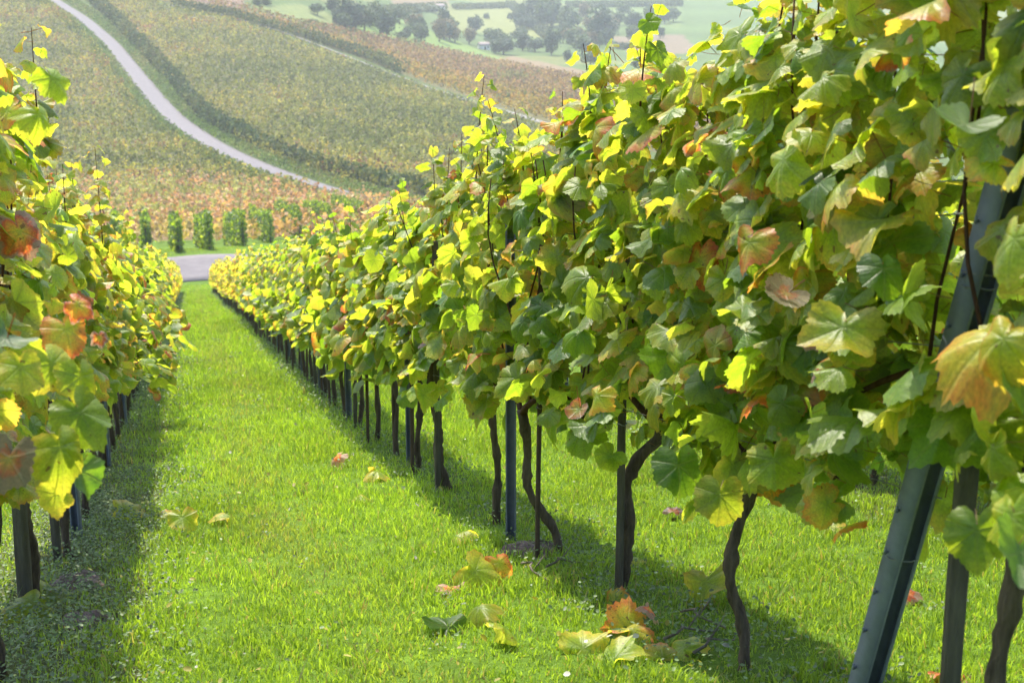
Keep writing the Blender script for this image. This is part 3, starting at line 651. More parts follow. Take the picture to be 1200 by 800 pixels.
# ------------------------------------------------------------------ grass, herbs and litter on the alley
def blades(S, Tt, hgt, wid, tint, rng):
    n = len(S); x, y = st_xy(S, Tt); z = ground(x, y); a = rng.uniform(0, 2 * math.pi, n); b = rng.uniform(0, 2 * math.pi, n)
    wd = np.column_stack([np.cos(a), np.sin(a), np.zeros(n)]) * wid[:, None] * .5
    ln = np.column_stack([np.cos(b), np.sin(b), np.zeros(n)]) * (hgt * rng.uniform(.15, .85, n))[:, None]; up = np.column_stack([np.zeros(n), np.zeros(n), hgt])
    B = np.column_stack([x, y, z - .006]); m = B + ln * .32 + up * .58; t = B + ln + up * rng.uniform(.72, 1.0, n)[:, None]
    V = np.stack([B - wd, B + wd, m + wd * .8, m - wd * .8, t], 1).reshape(-1, 3); o = np.arange(n)[:, None] * 5
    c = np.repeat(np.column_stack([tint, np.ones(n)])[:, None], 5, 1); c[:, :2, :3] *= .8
    return V, o + [[0, 1, 2, 3]], o + [[3, 2, 4]], c.reshape(-1, 4)
def grass_cloud(rng):
    S, Tt = [], []
    for s0, s1, t0, t1, dens in [(3.2, 5.2, -1.5, 5.0, 7000), (5.2, 7.5, -1.5, 5.4, 5600), (7.5, 11, -1.2, 4.6, 3200), (11, 16, -.8, 3.4, 2000), (16, 25, -.7, 1.5, 1150), (25, 42, -.7, 1.4, 520), (42, 91, -.8, 1.5, 200), (99.8, 112, -12, 14, 30), (2.0, 6, 5.0, 9, 1200), (6, 14, 5.4, 8, 500), (2.0, 3.2, -1.5, 5, 2500)]:
        n = int((s1 - s0) * (t1 - t0) * dens); S.append(rng.uniform(s0, s1, n)); Tt.append(rng.uniform(t0, t1, n))
    S, Tt = np.concatenate(S), np.concatenate(Tt)
    tuft = noise2(S * 4.5, Tt * 4.5, 0) * .6 + noise2(S * 11 + 3, Tt * 11, 1) * .4
    feet = np.minimum(np.abs(Tt - tR(S)) + .16, np.abs(Tt - tL(S))); bare = np.clip((feet - .08) / .32, 0, 1)
    keep = (rng.random(len(S)) < (.45 + .9 * tuft)) & (rng.random(len(S)) < .22 + .78 * bare); S, Tt, tuft, bare = S[keep], Tt[keep], tuft[keep], bare[keep]
    n = len(S); k = np.maximum(1, S / 7) ** .62
    h = (.020 + .052 * tuft ** 1.4) * rng.uniform(.6, 1.35, n) * np.minimum(k, 2.2) * np.where(rng.random(n) < .03, 1.7, 1); w = .0042 * rng.uniform(.7, 1.4, n) * k
    big = noise2(S * .9, Tt * 1.3, 2)[:, None]; q = rng.random(n)[:, None]
    tint = np.array([.14, .245, .018]) * (1 - q) + np.array([.31, .45, .070]) * q
    worn = np.clip(1 - np.abs(Tt - .38 - .12 * np.sin(S * .5)) / .30, 0, 1) * noise2(S * 1.6, Tt * 3, 3)
    tint = tint * (.78 + .45 * big); tint = tint * (1 - .5 * worn[:, None]) + np.array([.27, .27, .13]) * .5 * worn[:, None]; h = h * (1 - .35 * worn) * (.75 + .5 * noise2(S * 1.7 + 5, Tt * 1.7, 2)); dry = rng.random(n) < .06 + .12 * worn; tint[dry] = np.array([.30, .27, .13]) * rng.uniform(.7, 1.2, (dry.sum(), 1))
    return blades(S, Tt, h, w, tint, rng)
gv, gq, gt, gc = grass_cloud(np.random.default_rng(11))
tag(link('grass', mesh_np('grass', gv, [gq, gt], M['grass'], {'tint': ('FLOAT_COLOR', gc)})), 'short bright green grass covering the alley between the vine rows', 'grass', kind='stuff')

def discs(P, N, size, tint, k=6, rng=RNG):
    """small cupped leaflets"""
    n = len(P); Z = norm(N); X = norm(np.cross(Z, rng.standard_normal((n, 3)))); Y = np.cross(Z, X); th = np.linspace(0, 2 * math.pi, k, endpoint=False)
    ring = P[:, None] + size[:, None, None] * (np.cos(th)[None, :, None] * X[:, None] * .72 + np.sin(th)[None, :, None] * Y[:, None] + .25 * Z[:, None] * np.abs(np.cos(th))[None, :, None])
    V = np.concatenate([P[:, None], ring], 1).reshape(-1, 3); o = np.arange(n)[:, None, None] * (k + 1); j = np.arange(k)
    f = (np.stack([np.zeros(k, int), 1 + j, 1 + (j + 1) % k], -1)[None] + o).reshape(-1, 3)
    return V, f, np.repeat(np.column_stack([tint, np.ones(n)]), k + 1, 0)
def herbs(rng):
    S, Tt = [], []
    for tf, s0, s1, wd, dens in [(tL, 3.6, 9, .34, 1500), (tL, 9, 25, .30, 420), (tL, 25, 85, .25, 60), (tR, 3.2, 9, .24, 330), (tR, 9, 25, .24, 200), (tR, 25, 85, .22, 60), (t2R, 5, 11, .5, 600)]:
        n = int((s1 - s0) * dens * 2.2); s = rng.uniform(s0, s1, n); S.append(s); Tt.append(tf(s) + rng.normal(.05, wd * .62, n))
    cs, ct = 3.8 + rng.random(90) ** 1.5 * 22, rng.uniform(-.3, 4.0, 90)
    for a, b in zip(cs, ct):
        m = rng.integers(10, 34); S.append(a + rng.normal(0, .045, m)); Tt.append(b + rng.normal(0, .045, m))
    S, Tt = np.concatenate(S), np.concatenate(Tt); k = noise2(S * 3, Tt * 3, 3) > .33 * rng.uniform(.4, 1.6, len(S)); S, Tt = S[k], Tt[k]; n = len(S)
    x, y = st_xy(S, Tt); sc = np.maximum(1, S / 8) ** .6; z = ground(x, y) + rng.uniform(.005, .075, n) * np.minimum(sc, 1.6)
    tint = np.array([.115, .165, .062]) * rng.uniform(.5, 1.7, (n, 1)); m = rng.random(n) < .2; tint[m] = np.array([.11, .17, .04]) * rng.uniform(.8, 1.3, (m.sum(), 1))
    return discs(np.column_stack([x, y, z]), np.column_stack([rng.normal(0, .5, (n, 2)), np.ones(n)]), 0.0062 * rng.uniform(.6, 1.5, n) * sc, tint, 6, rng)
hv, hf, hc = herbs(np.random.default_rng(12))
tag(link('weeds', mesh_np('weeds', hv, [hf], M['weed'], {'tint': ('FLOAT_COLOR', hc)})), 'low grey green chickweed creeping along the feet of the vines', 'weeds', kind='stuff')
def litter(rng):
    n = 320; S = 3.6 + rng.random(n) ** 1.8 * 22; Tt = rng.uniform(-.7, 1.9, n); x, y = st_xy(S, Tt); z = ground(x, y) + rng.uniform(.02, .06, n)
    tint = np.where(rng.random(n)[:, None] < .22, [[.48, .46, .38]], [[.34, .30, .05]]) * rng.uniform(.6, 1.15, (n, 1))
    return discs(np.column_stack([x, y, z]), np.column_stack([rng.normal(0, .6, (n, 2)), np.ones(n)]), .0095 * rng.uniform(.5, 1.5, n) * np.maximum(1, S / 9) ** .5, tint, 7, rng)
lv, lf, lc = litter(np.random.default_rng(13))
tag(link('leaf_litter', mesh_np('leaf_litter', lv, [lf], M['weed'], {'tint': ('FLOAT_COLOR', lc)})), 'pale and yellow scraps of dry leaf scattered through the grass', 'leaf litter', kind='stuff')

def soil_patch(u, v, rx, ry):
    X, Y, Z = pick(u, v); n = 26; rng = np.random.default_rng(int(u)); a = np.linspace(0, 2 * math.pi, n, endpoint=False)
    V = [(X, Y, Z + .035)]
    for f, h in ((.35, .032), (.7, .022), (1.0, -.01)):
        for q in a:
            k = f * (1 + .22 * math.sin(3 * q + u) + rng.uniform(-.12, .12)); p = np.array([rx * k * math.cos(q), ry * k * math.sin(q)]); px, py = X + p[0] * ET[0] + p[1] * ES[0], Y + p[0] * ET[1] + p[1] * ES[1]
            V.append((px, py, float(ground(px, py)) + h + rng.uniform(-.006, .012)))
    j = np.arange(n); j1 = (j + 1) % n
    q = np.concatenate([np.stack([1 + k * n + j, 1 + (k + 1) * n + j, 1 + (k + 1) * n + j1, 1 + k * n + j1], -1) for k in range(2)])
    tag(link('soil', mesh_np('soil', np.array(V), [q, np.stack([0 * j, 1 + j, 1 + j1], -1)], M['soil'])), 'bare crumbly soil at the vine foot', kind='structure')
soil_patch(92, 684, .11, .16); soil_patch(100, 730, .09, .12); soil_patch(622, 646, .12, .14)

FALLEN = [  # u, v, width m, autumn, tone, lift, label
    (700, 762, .16, .55, 1.3, .05, 'bright yellow fallen leaf at the left end of the heap by the zigzag trunk'), (738, 742, .15, .70, 1.1, .09, 'orange rimmed fallen leaf standing upright on the heap'),
    (752, 748, .14, .66, 1.2, .07, 'golden cupped fallen leaf in the middle of the heap'), (715, 752, .12, .05, 1.3, .06, 'grey curled fallen leaf tucked inside the heap'),
    (785, 765, .17, .52, 1.3, .05, 'broad lime yellow fallen leaf at the right of the heap'), (732, 772, .17, .47, 1.3, .05, 'flat green yellow fallen leaf at the front of the heap'),
    (768, 738, .09, .98, 1.6, .06, 'dry pale brown fallen leaf behind the heap'), (760, 772, .13, .62, 1.1, .04, 'torn yellow fallen leaf spilling from front of the heap'),
    (535, 738, .17, .16, .8, .05, 'dark green curled fallen leaf in mid alley'), (555, 735, .13, .52, .9, .05, 'olive yellow fallen leaf overlapping the dark green one'),
    (575, 690, .18, .55, 1.1, .05, 'big soft yellow fallen leaf in mid alley above the dark one'), (592, 683, .12, .74, 1.1, .05, 'orange fallen leaf touching the big soft yellow one'),
    (605, 755, .13, .48, 1.1, .04, 'lone lime green fallen leaf left of the heap'), (825, 712, .18, .56, .85, .04, 'olive yellow fallen leaf shaded at the foot of the zigzag trunk'),
    (160, 607, .17, .56, 1.1, .05, 'yellow fallen leaf with curled white edge near the left row'), (185, 606, .16, .62, 1.15, .05, 'golden fallen leaf on the grass edge of the left row'),
    (218, 626, .15, .54, 1.1, .05, 'single lime yellow fallen leaf on the left of the alley'), (275, 612, .15, .56, 1.15, .04, 'flat yellow fallen leaf near the middle of the alley'),
    (75, 704, .17, .42, .8, .04, 'olive green fallen leaf on bare soil by the mossy stake'), (25, 730, .18, .46, .9, .06, 'large green yellow fallen leaf at the lower left edge'),
    (755, 662, .11, .56, 1.2, .04, 'small yellow fallen leaf right of the straight trunk'), (795, 607, .09, .97, .6, .04, 'dark brown shrivelled leaf in the grass behind the trunks'),
    (1070, 708, .10, .90, 1.1, .04, 'pinkish brown fallen leaf right of the tilted post'), (975, 628, .10, .58, 1.1, .04, 'yellow fallen leaf far behind the zigzag trunk'),
    (1115, 795, .13, .82, 1.2, .04, 'orange pink fallen leaf at the bottom right edge'), (530, 635, .14, .55, 1.1, .04, 'faded yellow fallen leaf left of the grey steel post'),
    (455, 562, .16, .56, 1.2, .05, 'yellow fallen leaf close to the paired trunks'), (420, 590, .14, .54, 1.1, .05, 'pale lime fallen leaf in the upper alley'), (390, 548, .13, .98, 1.8, .05, 'whitish dry fallen leaf far up the alley'),
    (520, 695, .10, .98, 1.8, .03, 'white dry fallen leaf left of the big soft yellow one'), (715, 705, .10, .64, 1.1, .03, 'small amber fallen leaf left of the straight trunk')]
for i, (u, v, w, a, k, lift, lb) in enumerate(FALLEN):
    rng = np.random.default_rng(900 + i); X, Y, Z = pick(u, v); nr = np.array([[rng.normal(0, .45), rng.normal(-.25, .35), .9]]); tp = rng.normal(0, 1, (1, 3)); tp[0, 2] = 0
    if 'upright' in lb: nr = np.array([[.1, -.9, .4]]); tp = np.array([[.3, 0, 1.]])
    nz_ = norm(nr); yy = norm(tp - (tp * nz_).sum(-1, keepdims=True) * nz_)
    me = leaves_mesh('fallen_leaf', -yy * w * .45, nr, tp, np.array([w]), np.array([a]), np.array([k]), 'hd', rng, shapes=[CURLED[i % 8]])
    o = link('fallen_leaf', me, None, (X, Y, Z + lift * .85)); tag(o, lb, 'leaf', 'fallen vine leaves')
TW = [(808, 752, 62, 18, 'longest dry prunings twig lying in shade right of the leaf heap'), (822, 735, 50, -14, 'upper thin dry twig crossing the shaded grass'), (835, 765, 46, 25, 'short grey twig nearest the foot of the zigzag trunk'), (628, 680, 34, -20, 'pale bone coloured twig in front of the thin rusty rod'), (660, 668, 40, 12, 'bleached twig at the foot of the bracket shaped trunk')]
for u, v, ln, an, lb in TW:
    a, b = pick(u - ln / 2, v + an / 2), pick(u + ln / 2, v - an / 2); q = np.linspace(0, 1, 8)[:, None]; P = np.array(a) * (1 - q) + np.array(b) * q; P[:, 2] += .035 + .02 * np.sin(q[:, 0] * 5); P[:, 0] += .02 * np.sin(q[:, 0] * 9)
    c = P.mean(0); tb = Tubes(); tb.add(P - c, np.linspace(.005, .0025, 8), 5, .1); m_ = P[4] - c; tb.add([m_, m_ + [.03, .03, .03], m_ + [.05, .07, .04]], [.0028, .002, .0012], 4)
    tag(link('twig', tb.mesh('twig', M['twig']), None, tuple(c)), lb, 'twig', 'dry twigs')

# ------------------------------------------------------------------ the vine rows beyond the lane
COLS = [(100, 304), (136, 301), (172, 298), (210, 296), (246, 293), (286, 289), (318, 285), (352, 279), (388, 273), (425, 266)]
CL = ['row end hidden behind left vines', 'row end mostly behind the left vines', 'leftmost visible green row end peeping over left vines', 'slim dark row end left of the lane opening', 'dark upright row end straight above the lane opening',
      'broad row end just right of the lane opening', 'row end with bright left flank, second right of lane', 'row end with bright left flank, third right of lane', 'row end half sunk behind the right vines', 'row end sunk behind the right vines']
for i, (u, v) in enumerate(COLS):
    X, Y, Z = pick(u, v, 60); rng = np.random.default_rng(50 + i); s0, t0 = X * ES[0] + Y * ES[1], X * ET[0] + Y * ET[1]
    L = 24.0; n = 4200; kh = rng.uniform(.94, 1.05); x = L * rng.random(n); h = rng.random(n); z = .08 + 2.5 * kh * h + .18 * np.sin(x * 2.1 + i) * h; y = rng.uniform(-.27, .27, n) * np.interp(h, [0, .3, 1], [.9, 1.1, .75])
    ra = ROOT_RZ + R(1.5); x2 = x; y = y * (.75 + .5 * noise2(x * 1.3 + i, h * 3, 1)) + rng.normal(0, .05, n); z = z * (.9 + .2 * noise2(x * 1.5, x * 0 + i, 2)); wx, wy = X + x * math.cos(ra) - y * math.sin(ra), Y + x * math.sin(ra) + y * math.cos(ra); zz = ground(wx, wy) - Z + z; r = empty('vine_row', (X, Y, Z), ra)
    N = rng.standard_normal((n, 3)) * .6 + np.column_stack([np.zeros(n), np.sign(y), np.full(n, .4)]); T = rng.standard_normal((n, 3)) * .5 - [0, 0, .8]
    link('foliage', leaves_mesh('foliage', np.column_stack([x, y, zz]), N, T, rng.uniform(.14, .36, n), np.clip(rng.normal(.24, .13, n), 0, .6), rng.uniform(.6, 1.1, n), 'low', rng), r)
    tb = Tubes(); tb.add([(.3, 0, -.1), (.3, 0, .6), (.3, 0, 1.7)], .05, 7); link('end_post', tb.mesh('end_post', M['stake']), r)
    tb = Tubes()
    for q in np.arange(.6, L, 1.1): zq = float(ground(X + q * math.cos(ra), Y + q * math.sin(ra))) - Z; tb.add([(q, 0, zq - .05), (q + .03, .03, zq + .4), (q, 0, zq + .8)], .035, 5)
    o = link('trunks', tb.mesh('trunks', M['bark']), r)
    tag(r, 'green vine row beyond the lane, ' + CL[i], 'vine row', 'vine rows beyond the lane')

# ------------------------------------------------------------------ vineyards on the far slopes (nobody could count these vines)
def field(name, poly, dirang, sp_row, sp_vine, per, size, height, cols, wts, label, seed, dmin=150, dmax=900, gap=None):
    rng = np.random.default_rng(seed); e = np.array([math.sin(dirang), math.cos(dirang)]); f = np.array([e[1], -e[0]])
    P = np.array([pick(np.clip(u, -380, 1300), max(v, -60), 120)[:2] for u, v in poly]); a, b = P @ e, P @ f
    ga, gb = np.meshgrid(np.arange(a.min() - 8, a.max() + 8, sp_vine), np.arange(b.min() - 8, b.max() + 8, sp_row)); ga, gb = ga.ravel(), gb.ravel()
    ga = ga + rng.normal(0, .2, ga.size); gb = gb + rng.normal(0, .06, ga.size) + .35 * np.sin(ga * .05)
    x, y = ga * e[0] + gb * f[0], ga * e[1] + gb * f[1]; z = ground(x, y); u, v, d = project(x, y, z); D = np.hypot(x, y)
    keep = in_poly(u, v, poly) & (d > 10) & (D > dmin) & (D < dmax) & (u > -330) & (u < 1500) & (rng.random(len(x)) < .96)
    x, y, z = x[keep], y[keep], z[keep]
    if gap:
        dr = np.min(np.hypot(x[:, None] - RP[None, ::2, 0], y[:, None] - RP[None, ::2, 1]), 1); k = (dr > gap[0]) & (dr < gap[1]); x, y, z = x[k], y[k], z[k]
    n = len(x)
    hs = height * rng.uniform(.75, 1.2, n) * (.9 + .25 * noise2(x / 5, y / 5, 2))
    big = noise2(x / 14, y / 22, 1) * .55 + noise2(x / 45 + 5, y / 60, 3) * .45
    base = np.zeros((n, 3)); pk = np.clip(big * 1.5 - .25 + rng.normal(0, .20, n), 0, .999); idx = np.searchsorted(np.cumsum(wts), pk); idx = np.clip(idx, 0, len(cols) - 1); base = np.array(cols)[idx]
    base = base * rng.uniform(.50, 1.42, (n, 1)); m = n * per
    rep = lambda q: np.repeat(q, per, 0)
    al = rng.uniform(-.5, .5, m) * sp_vine; ac = rng.normal(0, .15, m); hh = rng.random(m)
    px = rep(x) + al * e[0] + ac * f[0]; py = rep(y) + al * e[1] + ac * f[1]; pz = rep(z) + .45 + (rep(hs) - .5) * hh
    tint = rep(base) * rng.uniform(.8, 1.25, (m, 1))
    Z = norm(rng.standard_normal((m, 3)) + [0, 0, .35]); X = norm(np.cross(Z, rng.standard_normal((m, 3)))); Y = np.cross(Z, X); sz = size * rng.uniform(.7, 1.4, m)[:, None]
    c = np.column_stack([px, py, pz]); V = np.stack([c - X * sz - Y * sz * .6, c + X * sz * .8 - Y * sz, c + X * sz + Y * sz * .7, c - X * sz * .7 + Y * sz], 1).reshape(-1, 3)
    me = mesh_np(name, V, [np.arange(m * 4).reshape(-1, 4)], M['far'], {'tint': ('FLOAT_COLOR', np.repeat(np.column_stack([tint, np.ones(m)]), 4, 0))})
    return tag(link(name, me), label, 'vineyard', kind='stuff')
ROWDIR = -ROW_A
field('hillside_vineyard', ORANGE, ROWDIR + R(24), 2.0, 1.1, 9, .17, 1.9, [(.42, .33, .13), (.45, .29, .15), (.42, .24, .14), (.30, .31, .10)], [.33, .34, .18, .15], 'salmon and orange autumn vineyard just beyond the nearer rows', 21, 130, 330)
OL = [(.115, .14, .040), (.20, .215, .055), (.30, .275, .070), (.36, .275, .08), (.25, .14, .08)]
field('hillside_vineyard', LEFT_HILL, R(28), 2.0, .95, 8, .185, 1.8, OL, [.30, .36, .22, .08, .04], 'olive and rust speckled vineyard left of the winding lane', 22)
field('hillside_vineyard', RIGHT_HILL, R(40), 2.0, .95, 8, .185, 1.8, OL, [.26, .36, .27, .09, .02], 'broad olive green vineyard slope right of the winding lane', 23)
HEDGE = [(90, -10), (125, 24), (174, 74), (207, 110), (232, 140), (258, 156), (300, 175), (350, 196), (420, 216), (500, 232), (500, 226), (420, 209), (350, 187), (302, 165), (264, 146), (242, 130), (219, 102), (186, 66), (138, 18), (104, -10)]
field('hedge', HEDGE, R(62), 1.3, .9, 10, .24, 2.5, [(.05, .08, .03), (.09, .11, .035)], [.6, .4], 'dark green hedge of row ends lining the right side of the winding lane', 26)
VERGE = [(20, -30), (100, -10), (150, 30), (200, 80), (235, 120), (270, 150), (330, 180), (420, 212), (520, 236), (520, 262), (400, 242), (330, 222), (250, 192), (180, 150), (130, 100), (100, 60), (60, 20), (10, -30)]
field('verge', VERGE, R(30), .55, .55, 4, .13, .75, [(.10, .165, .04), (.15, .20, .055), (.20, .20, .08)], [.5, .35, .15], 'rough grass and weeds on both verges of the winding lane', 28, gap=(2.7, 7.5))
field('hedge', [(200, 5), (270, 16), (345, 36), (420, 60), (470, 79), (470, 88), (420, 67), (345, 43), (270, 22), (200, 9)], R(62), 1.3, .9, 8, .26, 2.2, [(.06, .085, .03), (.10, .12, .04)], [.6, .4], 'low dark hedge running beside the pale farm track', 27)
for hp, hl in (([(440, 13), (522, 7), (524, 13), (444, 20)], 'low hedge across the slope above the left meadow grove'), ([(592, 6), (603, 6), (652, 46), (640, 50)], 'diagonal hedge running down the meadow to the upper grove'), ([(530, 9), (600, 7), (602, 10), (532, 12)], 'thin hedge line along the top of the yellow slope'), ([(662, 6), (800, 4), (800, 8), (664, 10)], 'thin hedge line high on the far green slope')):
    field('hedge', hp, R(70), 1.6, 1.2, 10, .38, 2.6, [(.06, .085, .04), (.10, .12, .05)], [.6, .4], hl, 31, dmax=1600)
field('hillside_vineyard', YELLOW, R(20), 2.2, 1.2, 6, .26, 2.0, [(.28, .22, .05), (.32, .20, .06), (.12, .14, .04)], [.45, .3, .25], 'narrow golden vineyard strip beyond the pale track', 24, dmax=1400)
field('hillside_vineyard', RED, R(20), 2.2, 1.3, 6, .28, 2.0, [(.27, .195, .085), (.25, .155, .09), (.19, .18, .065)], [.45, .3, .25], 'russet vineyard strip below the meadow trees', 25, dmax=1500)

# ------------------------------------------------------------------ meadow trees, bushes and huts
def tree_proto(seed, kind):
    rng = np.random.default_rng(seed); n = 900; lob = rng.normal(0, 1, (11, 3)); lob = norm(lob) * rng.uniform(.3, .75, (11, 1)) * [.42, .42, .40]; lr = rng.uniform(.16, .30, 11)
    k = rng.integers(0, 11, n); p = lob[k] + norm(rng.standard_normal((n, 3))) * (lr[k] * rng.uniform(.55, 1.08, n))[:, None]; p[:, 2] *= 1.0; p[:, 2] += .52
    if kind == 'bush': p[:, 2] = np.abs(p[:, 2] - .60) * 1.5 + .05
    N = norm(p - [0, 0, .5]) + .7 * rng.standard_normal((n, 3)); Z = norm(N); X = norm(np.cross(Z, rng.standard_normal((n, 3)))); Y = np.cross(Z, X); sz = (.034 * rng.uniform(.6, 1.5, n))[:, None]
    V = np.stack([p - X * sz - Y * sz * .5, p + X * sz * .7 - Y * sz, p + X * sz + Y * sz * .6, p - X * sz * .6 + Y * sz], 1).reshape(-1, 3)
    b = {'green': (.075, .105, .045), 'dark': (.05, .075, .045), 'autumn': (.16, .125, .065), 'bush': (.08, .105, .05)}[kind]; tint = np.array(b) * rng.uniform(.6, 1.5, (n, 1))
    r = empty('tree' if kind != 'bush' else 'bush', (0, 0, 0))
    link('crown', mesh_np('crown', V, [np.arange(n * 4).reshape(-1, 4)], M['tree'], {'tint': ('FLOAT_COLOR', np.repeat(np.column_stack([tint, np.ones(n)]), 4, 0))}), r)
    tb = Tubes(); tb.add([(0, 0, -.05), (.01, .0, .2), (.0, .01, .5), (.01, 0, .75)], [.035, .026, .018, .008], 7)
    for q in range(5):
        d = lob[q] * [1, 1, .8] + [0, 0, .6]; tb.add([(0, 0, .25 + .05 * q), tuple((np.array([0, 0, .3 + .05 * q]) + d) / 2), tuple(d)], [.014, .010, .004], 5)
    link('trunk' if kind != 'bush' else 'stems', tb.mesh('trunk', M['tree_bark']), r); return r
PROT = {k: [tree_proto(sd_, k) for sd_ in sds] for k, sds in {'green': (1, 2, 3), 'dark': (4, 5), 'autumn': (6, 7), 'bush': (8, 9)}.items()}
used = set()
TREES = [(372, 18, 12, 15, 'green', 'small round tree at the left tip of the meadow grove'), (390, 18, 19, 13, 'dark', 'tall narrow tree second from the left of the meadow grove'), (407, 31, 27, 30, 'dark', 'large bluish tree at the left of the grove by the russet strip'),
    (427, 37, 24, 26, 'green', 'broad tree in the left grove touching the russet vineyard'), (453, 43, 25, 22, 'dark', 'round dark tree right of the broad left grove'), (440, 30, 22, 22, 'green', 'tree tucked behind the broad left grove'),
    (468, 27, 15, 20, 'green', 'low tree behind the round dark tree'), (484, 33, 16, 18, 'autumn', 'rusty toned tree in the middle of the meadow grove'), (494, 48, 19, 15, 'dark', 'small dark tree at the near edge of the light meadow'), (521, 40, 28, 14, 'dark', 'tallest slim tree above the light meadow'),
    (515, 49, 22, 15, 'autumn', 'brownish tree at the near edge of the light meadow'), (533, 50, 20, 15, 'autumn', 'thin autumn tree right of the tall slim one'), (556, 40, 20, 18, 'dark', 'dark tree standing beside the lower white hut'), (550, 52, 18, 14, 'autumn', 'loose autumn tree before the dark hut tree'),
    (590, 64, 18, 27, 'dark', 'dark dome of a tree right of the lower white hut'), (577, 52, 15, 19, 'green', 'pale green tree behind the dark dome'), (612, 22, 16, 14, 'dark', 'small tree at the upper end of the diagonal hedge'), (628, 24, 26, 26, 'dark', 'large blue grey tree of the upper grove'),
    (646, 32, 30, 30, 'green', 'big spreading tree in the middle of the upper grove'), (668, 37, 22, 27, 'green', 'soft olive tree in front of the upper grove'), (686, 24, 16, 15, 'autumn', 'reddish small tree behind the upper grove'), (646, 65, 25, 17, 'dark', 'dark upright tree below the upper grove'),
    (627, 61, 15, 21, 'dark', 'low spreading tree left of the dark upright one'), (665, 72, 11, 10, 'dark', 'little round tree at the edge of the brown field'), (702, 50, 33, 33, 'dark', 'largest dark tree at the right of the upper grove'), (718, 40, 16, 16, 'autumn', 'tan tree just right of the largest dark one'),
    (672, 56, 17, 19, 'green', 'middling tree left of the largest dark tree'), (682, 64, 18, 24, 'green', 'pale rounded tree under the largest dark tree'), (692, 78, 14, 17, 'green', 'low tree nearest the russet strip on the right'), (726, 30, 13, 14, 'green', 'small tree on the green slope, left of the two lollipop trees'),
    (744, 36, 21, 18, 'dark', 'left one of the two round lollipop trees on the slope'), (764, 37, 22, 17, 'green', 'right one of the two round lollipop trees on the slope'), (750, 82, 15, 19, 'dark', 'dark tree low down beside the vine tips'), (771, 64, 12, 12, 'green', 'small tree below the pinkish field')]
GROVE = np.random.default_rng(77)
for cu, cv, su, sv, k in ((420, 30, 26, 9, 11), (505, 42, 30, 8, 9), (640, 38, 34, 13, 13), (690, 42, 22, 14, 10), (590, 58, 26, 6, 6), (745, 40, 44, 20, 12)):
    for _ in range(k):
        h_ = GROVE.uniform(10, 19); TREES.append((float(cu + su * GROVE.uniform(-1, 1)), float(cv + sv * GROVE.uniform(-1, 1)), h_, h_ * GROVE.uniform(.85, 1.3), ['green', 'dark', 'autumn', 'green', 'dark'][GROVE.integers(0, 5)],
            {420: 'tree merging into the left grove beside the russet strip', 505: 'tree merging into the row along the light meadow', 640: 'tree merging into the upper grove', 690: 'tree merging into the right end of the upper grove', 590: 'tree merging into the thicket by the lower hut', 745: 'scattered tree on the slope around the two lollipop trees'}[cu]))
for u, v, h, w, kd, lb in TREES:
    X, Y, Z = pick(u, v, 300); d = Y * cp - Z * sp; hh, ww = h * d / F_, w * d / F_; rng = np.random.default_rng(int(u * 10)); lst = PROT[kd]; p = lst[rng.integers(0, len(lst))]
    if p.name not in used: o = p; used.add(p.name)
    else: o = copy_tree(p)
    o.location = (X, Y, Z); o.scale = (ww * 1.42, ww * 1.42, hh * 1.3); o.rotation_euler = (0, 0, rng.uniform(0, 6.28)); tag(o, lb, 'tree', 'trees on the far meadow')
BUSH = [(302, 6, 9, 12, 'bush on the skyline meadow, left one of a pair'), (312, 6, 9, 13, 'bush on the skyline meadow, right one of a pair'), (480, 12, 8, 30, 'long low bush on the brown patch above the grove'), (505, 14, 7, 26, 'low bush below the upper white hut'), (600, 22, 8, 10, 'small bush above the diagonal hedge'),
        (622, 32, 11, 20, 'bush at the foot of the diagonal hedge'), (752, 44, 8, 18, 'dark bush under the two lollipop trees'), (366, 27, 5, 14, 'tiny bush on the meadow edge left of the grove'), (730, 58, 9, 20, 'bush on the edge of the pinkish field'), (570, 22, 7, 8, 'single bush above the lower white hut'), (470, 45, 9, 16, 'bush between the trees at the light meadow edge')]
for u, v, h, w, lb in BUSH:
    X, Y, Z = pick(u, v, 300); d = Y * cp - Z * sp; hh, ww = h * d / F_, w * d / F_; lst = PROT['bush']; p = lst[u % 2]
    if p.name not in used: o = p; used.add(p.name)
    else: o = copy_tree(p)
    o.location = (X, Y, Z); o.scale = (ww * 1.4, ww * 1.4, hh * 1.4); o.rotation_euler = (0, 0, u * .7); tag(o, lb, 'bush', 'bushes on the far meadow')
for lst in PROT.values():
    for p in lst:
        if p.name not in used:
            for ch in list(p.children): bpy.data.objects.remove(ch)
            bpy.data.objects.remove(p)
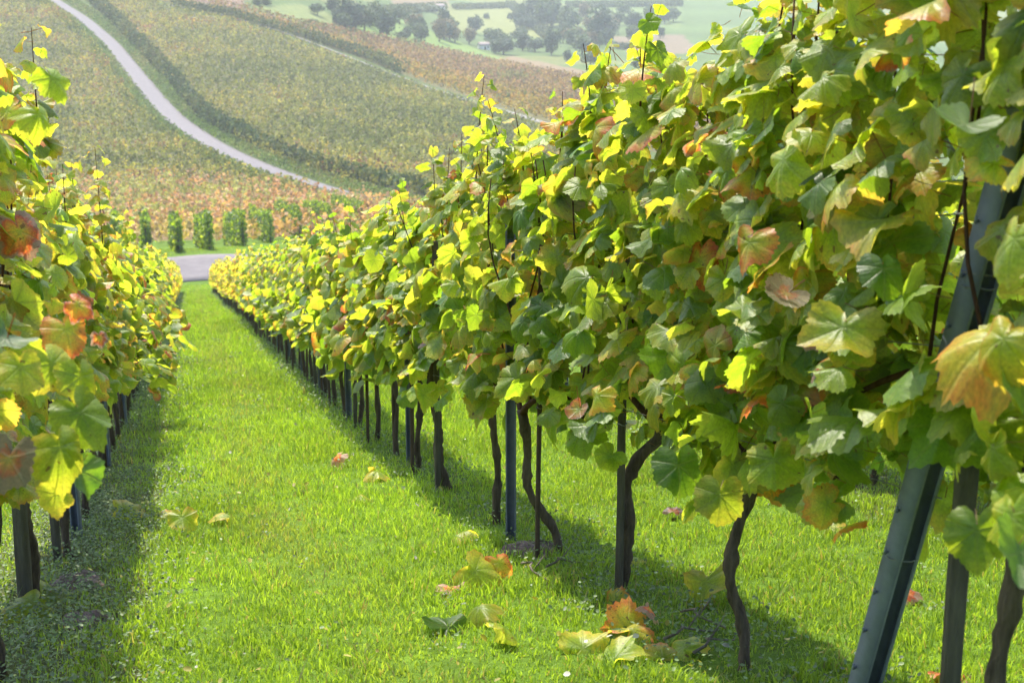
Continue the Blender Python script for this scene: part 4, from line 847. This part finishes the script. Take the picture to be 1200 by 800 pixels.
def hut(u, v, w, h, lb):
    X, Y, Z = pick(u, v, 300); d = Y * cp - Z * sp; a, hh = w * d / F_ / 2, h * d / F_; r = empty('garden_hut', (X, Y, Z), R(20)); b = a * .8
    V = np.array([(-a, -b, -.6), (a, -b, -.6), (a, b, -.6), (-a, b, -.6), (-a, -b, hh * .6), (a, -b, hh * .6), (a, b, hh * .6), (-a, b, hh * .6), (-a, 0, hh * .96), (a, 0, hh * .96)])
    link('wall', mesh_np('wall', V, [np.array([[0, 1, 5, 4], [2, 3, 7, 6]]), np.array([[1, 2, 6, 9, 5], [3, 0, 4, 8, 7]])], M['plaster']), r)
    k = 1.12; e = hh * .56; t = hh; V = np.array([(-a * k, -b * k, e), (a * k, -b * k, e), (a * k, 0, t), (-a * k, 0, t), (-a * k, b * k, e), (a * k, b * k, e)]); V2 = V + [0, 0, .14]
    F = [[0, 3, 2, 1], [3, 4, 5, 2], [6, 7, 8, 9], [9, 8, 11, 10], [0, 1, 7, 6], [5, 4, 10, 11], [1, 2, 8, 7], [2, 5, 11, 8], [3, 0, 6, 9], [4, 3, 9, 10]]
    link('roof', mesh_np('roof', np.concatenate([V, V2]), [np.array(F)], M['tile']), r)
    for nm, x0, x1, z0, z1 in (('door', -.15, .2, -.5, .42), ('window', .45, .75, .22, .45)):
        yb = -b - .03; V = np.array([(x * a, y, z * hh if z > 0 else -.3) for y in (yb, -b + .05) for x, z in ((x0, z0), (x1, z0), (x1, z1), (x0, z1))])
        link(nm, mesh_np(nm, V, [np.array([[0, 1, 2, 3], [4, 7, 6, 5], [0, 4, 5, 1], [1, 5, 6, 2], [2, 6, 7, 3], [3, 7, 4, 0]])], M['stake']), r)
    tag(r, lb, 'hut')
hut(514, 12, 12, 7, 'tiny white hut near the top, above the tallest slim tree'); hut(567, 58, 12, 8, 'white hut left of the dark dome shaped tree')

# ------------------------------------------------------------------ haze over the valley
def haze():
    g = NT('haze'); v = g.new('ShaderNodeVolumePrincipled'); v.inputs['Color'].default_value = (.86, .93, 1.0, 1); v.inputs['Density'].default_value = .00025; v.inputs['Anisotropy'].default_value = .25
    g.L(v.outputs[0], g.out.inputs['Volume'])
    zlo = float(TZ.min()) - 1.0; zhi = max(float(TZ.max()), 6.0) + 14.0; r = 3100.0
    V = np.array([(x, y, z) for z in (zlo, zhi) for x, y in ((-r, -r), (r, -r), (r, r), (-r, r))])
    o = link('haze', mesh_np('haze', V, [np.array([[3, 2, 1, 0], [4, 5, 6, 7], [0, 1, 5, 4], [1, 2, 6, 5], [2, 3, 7, 6], [3, 0, 4, 7]])], g.m)); tag(o, 'thin pale autumn haze filling the valley', 'haze', kind='stuff')
haze()
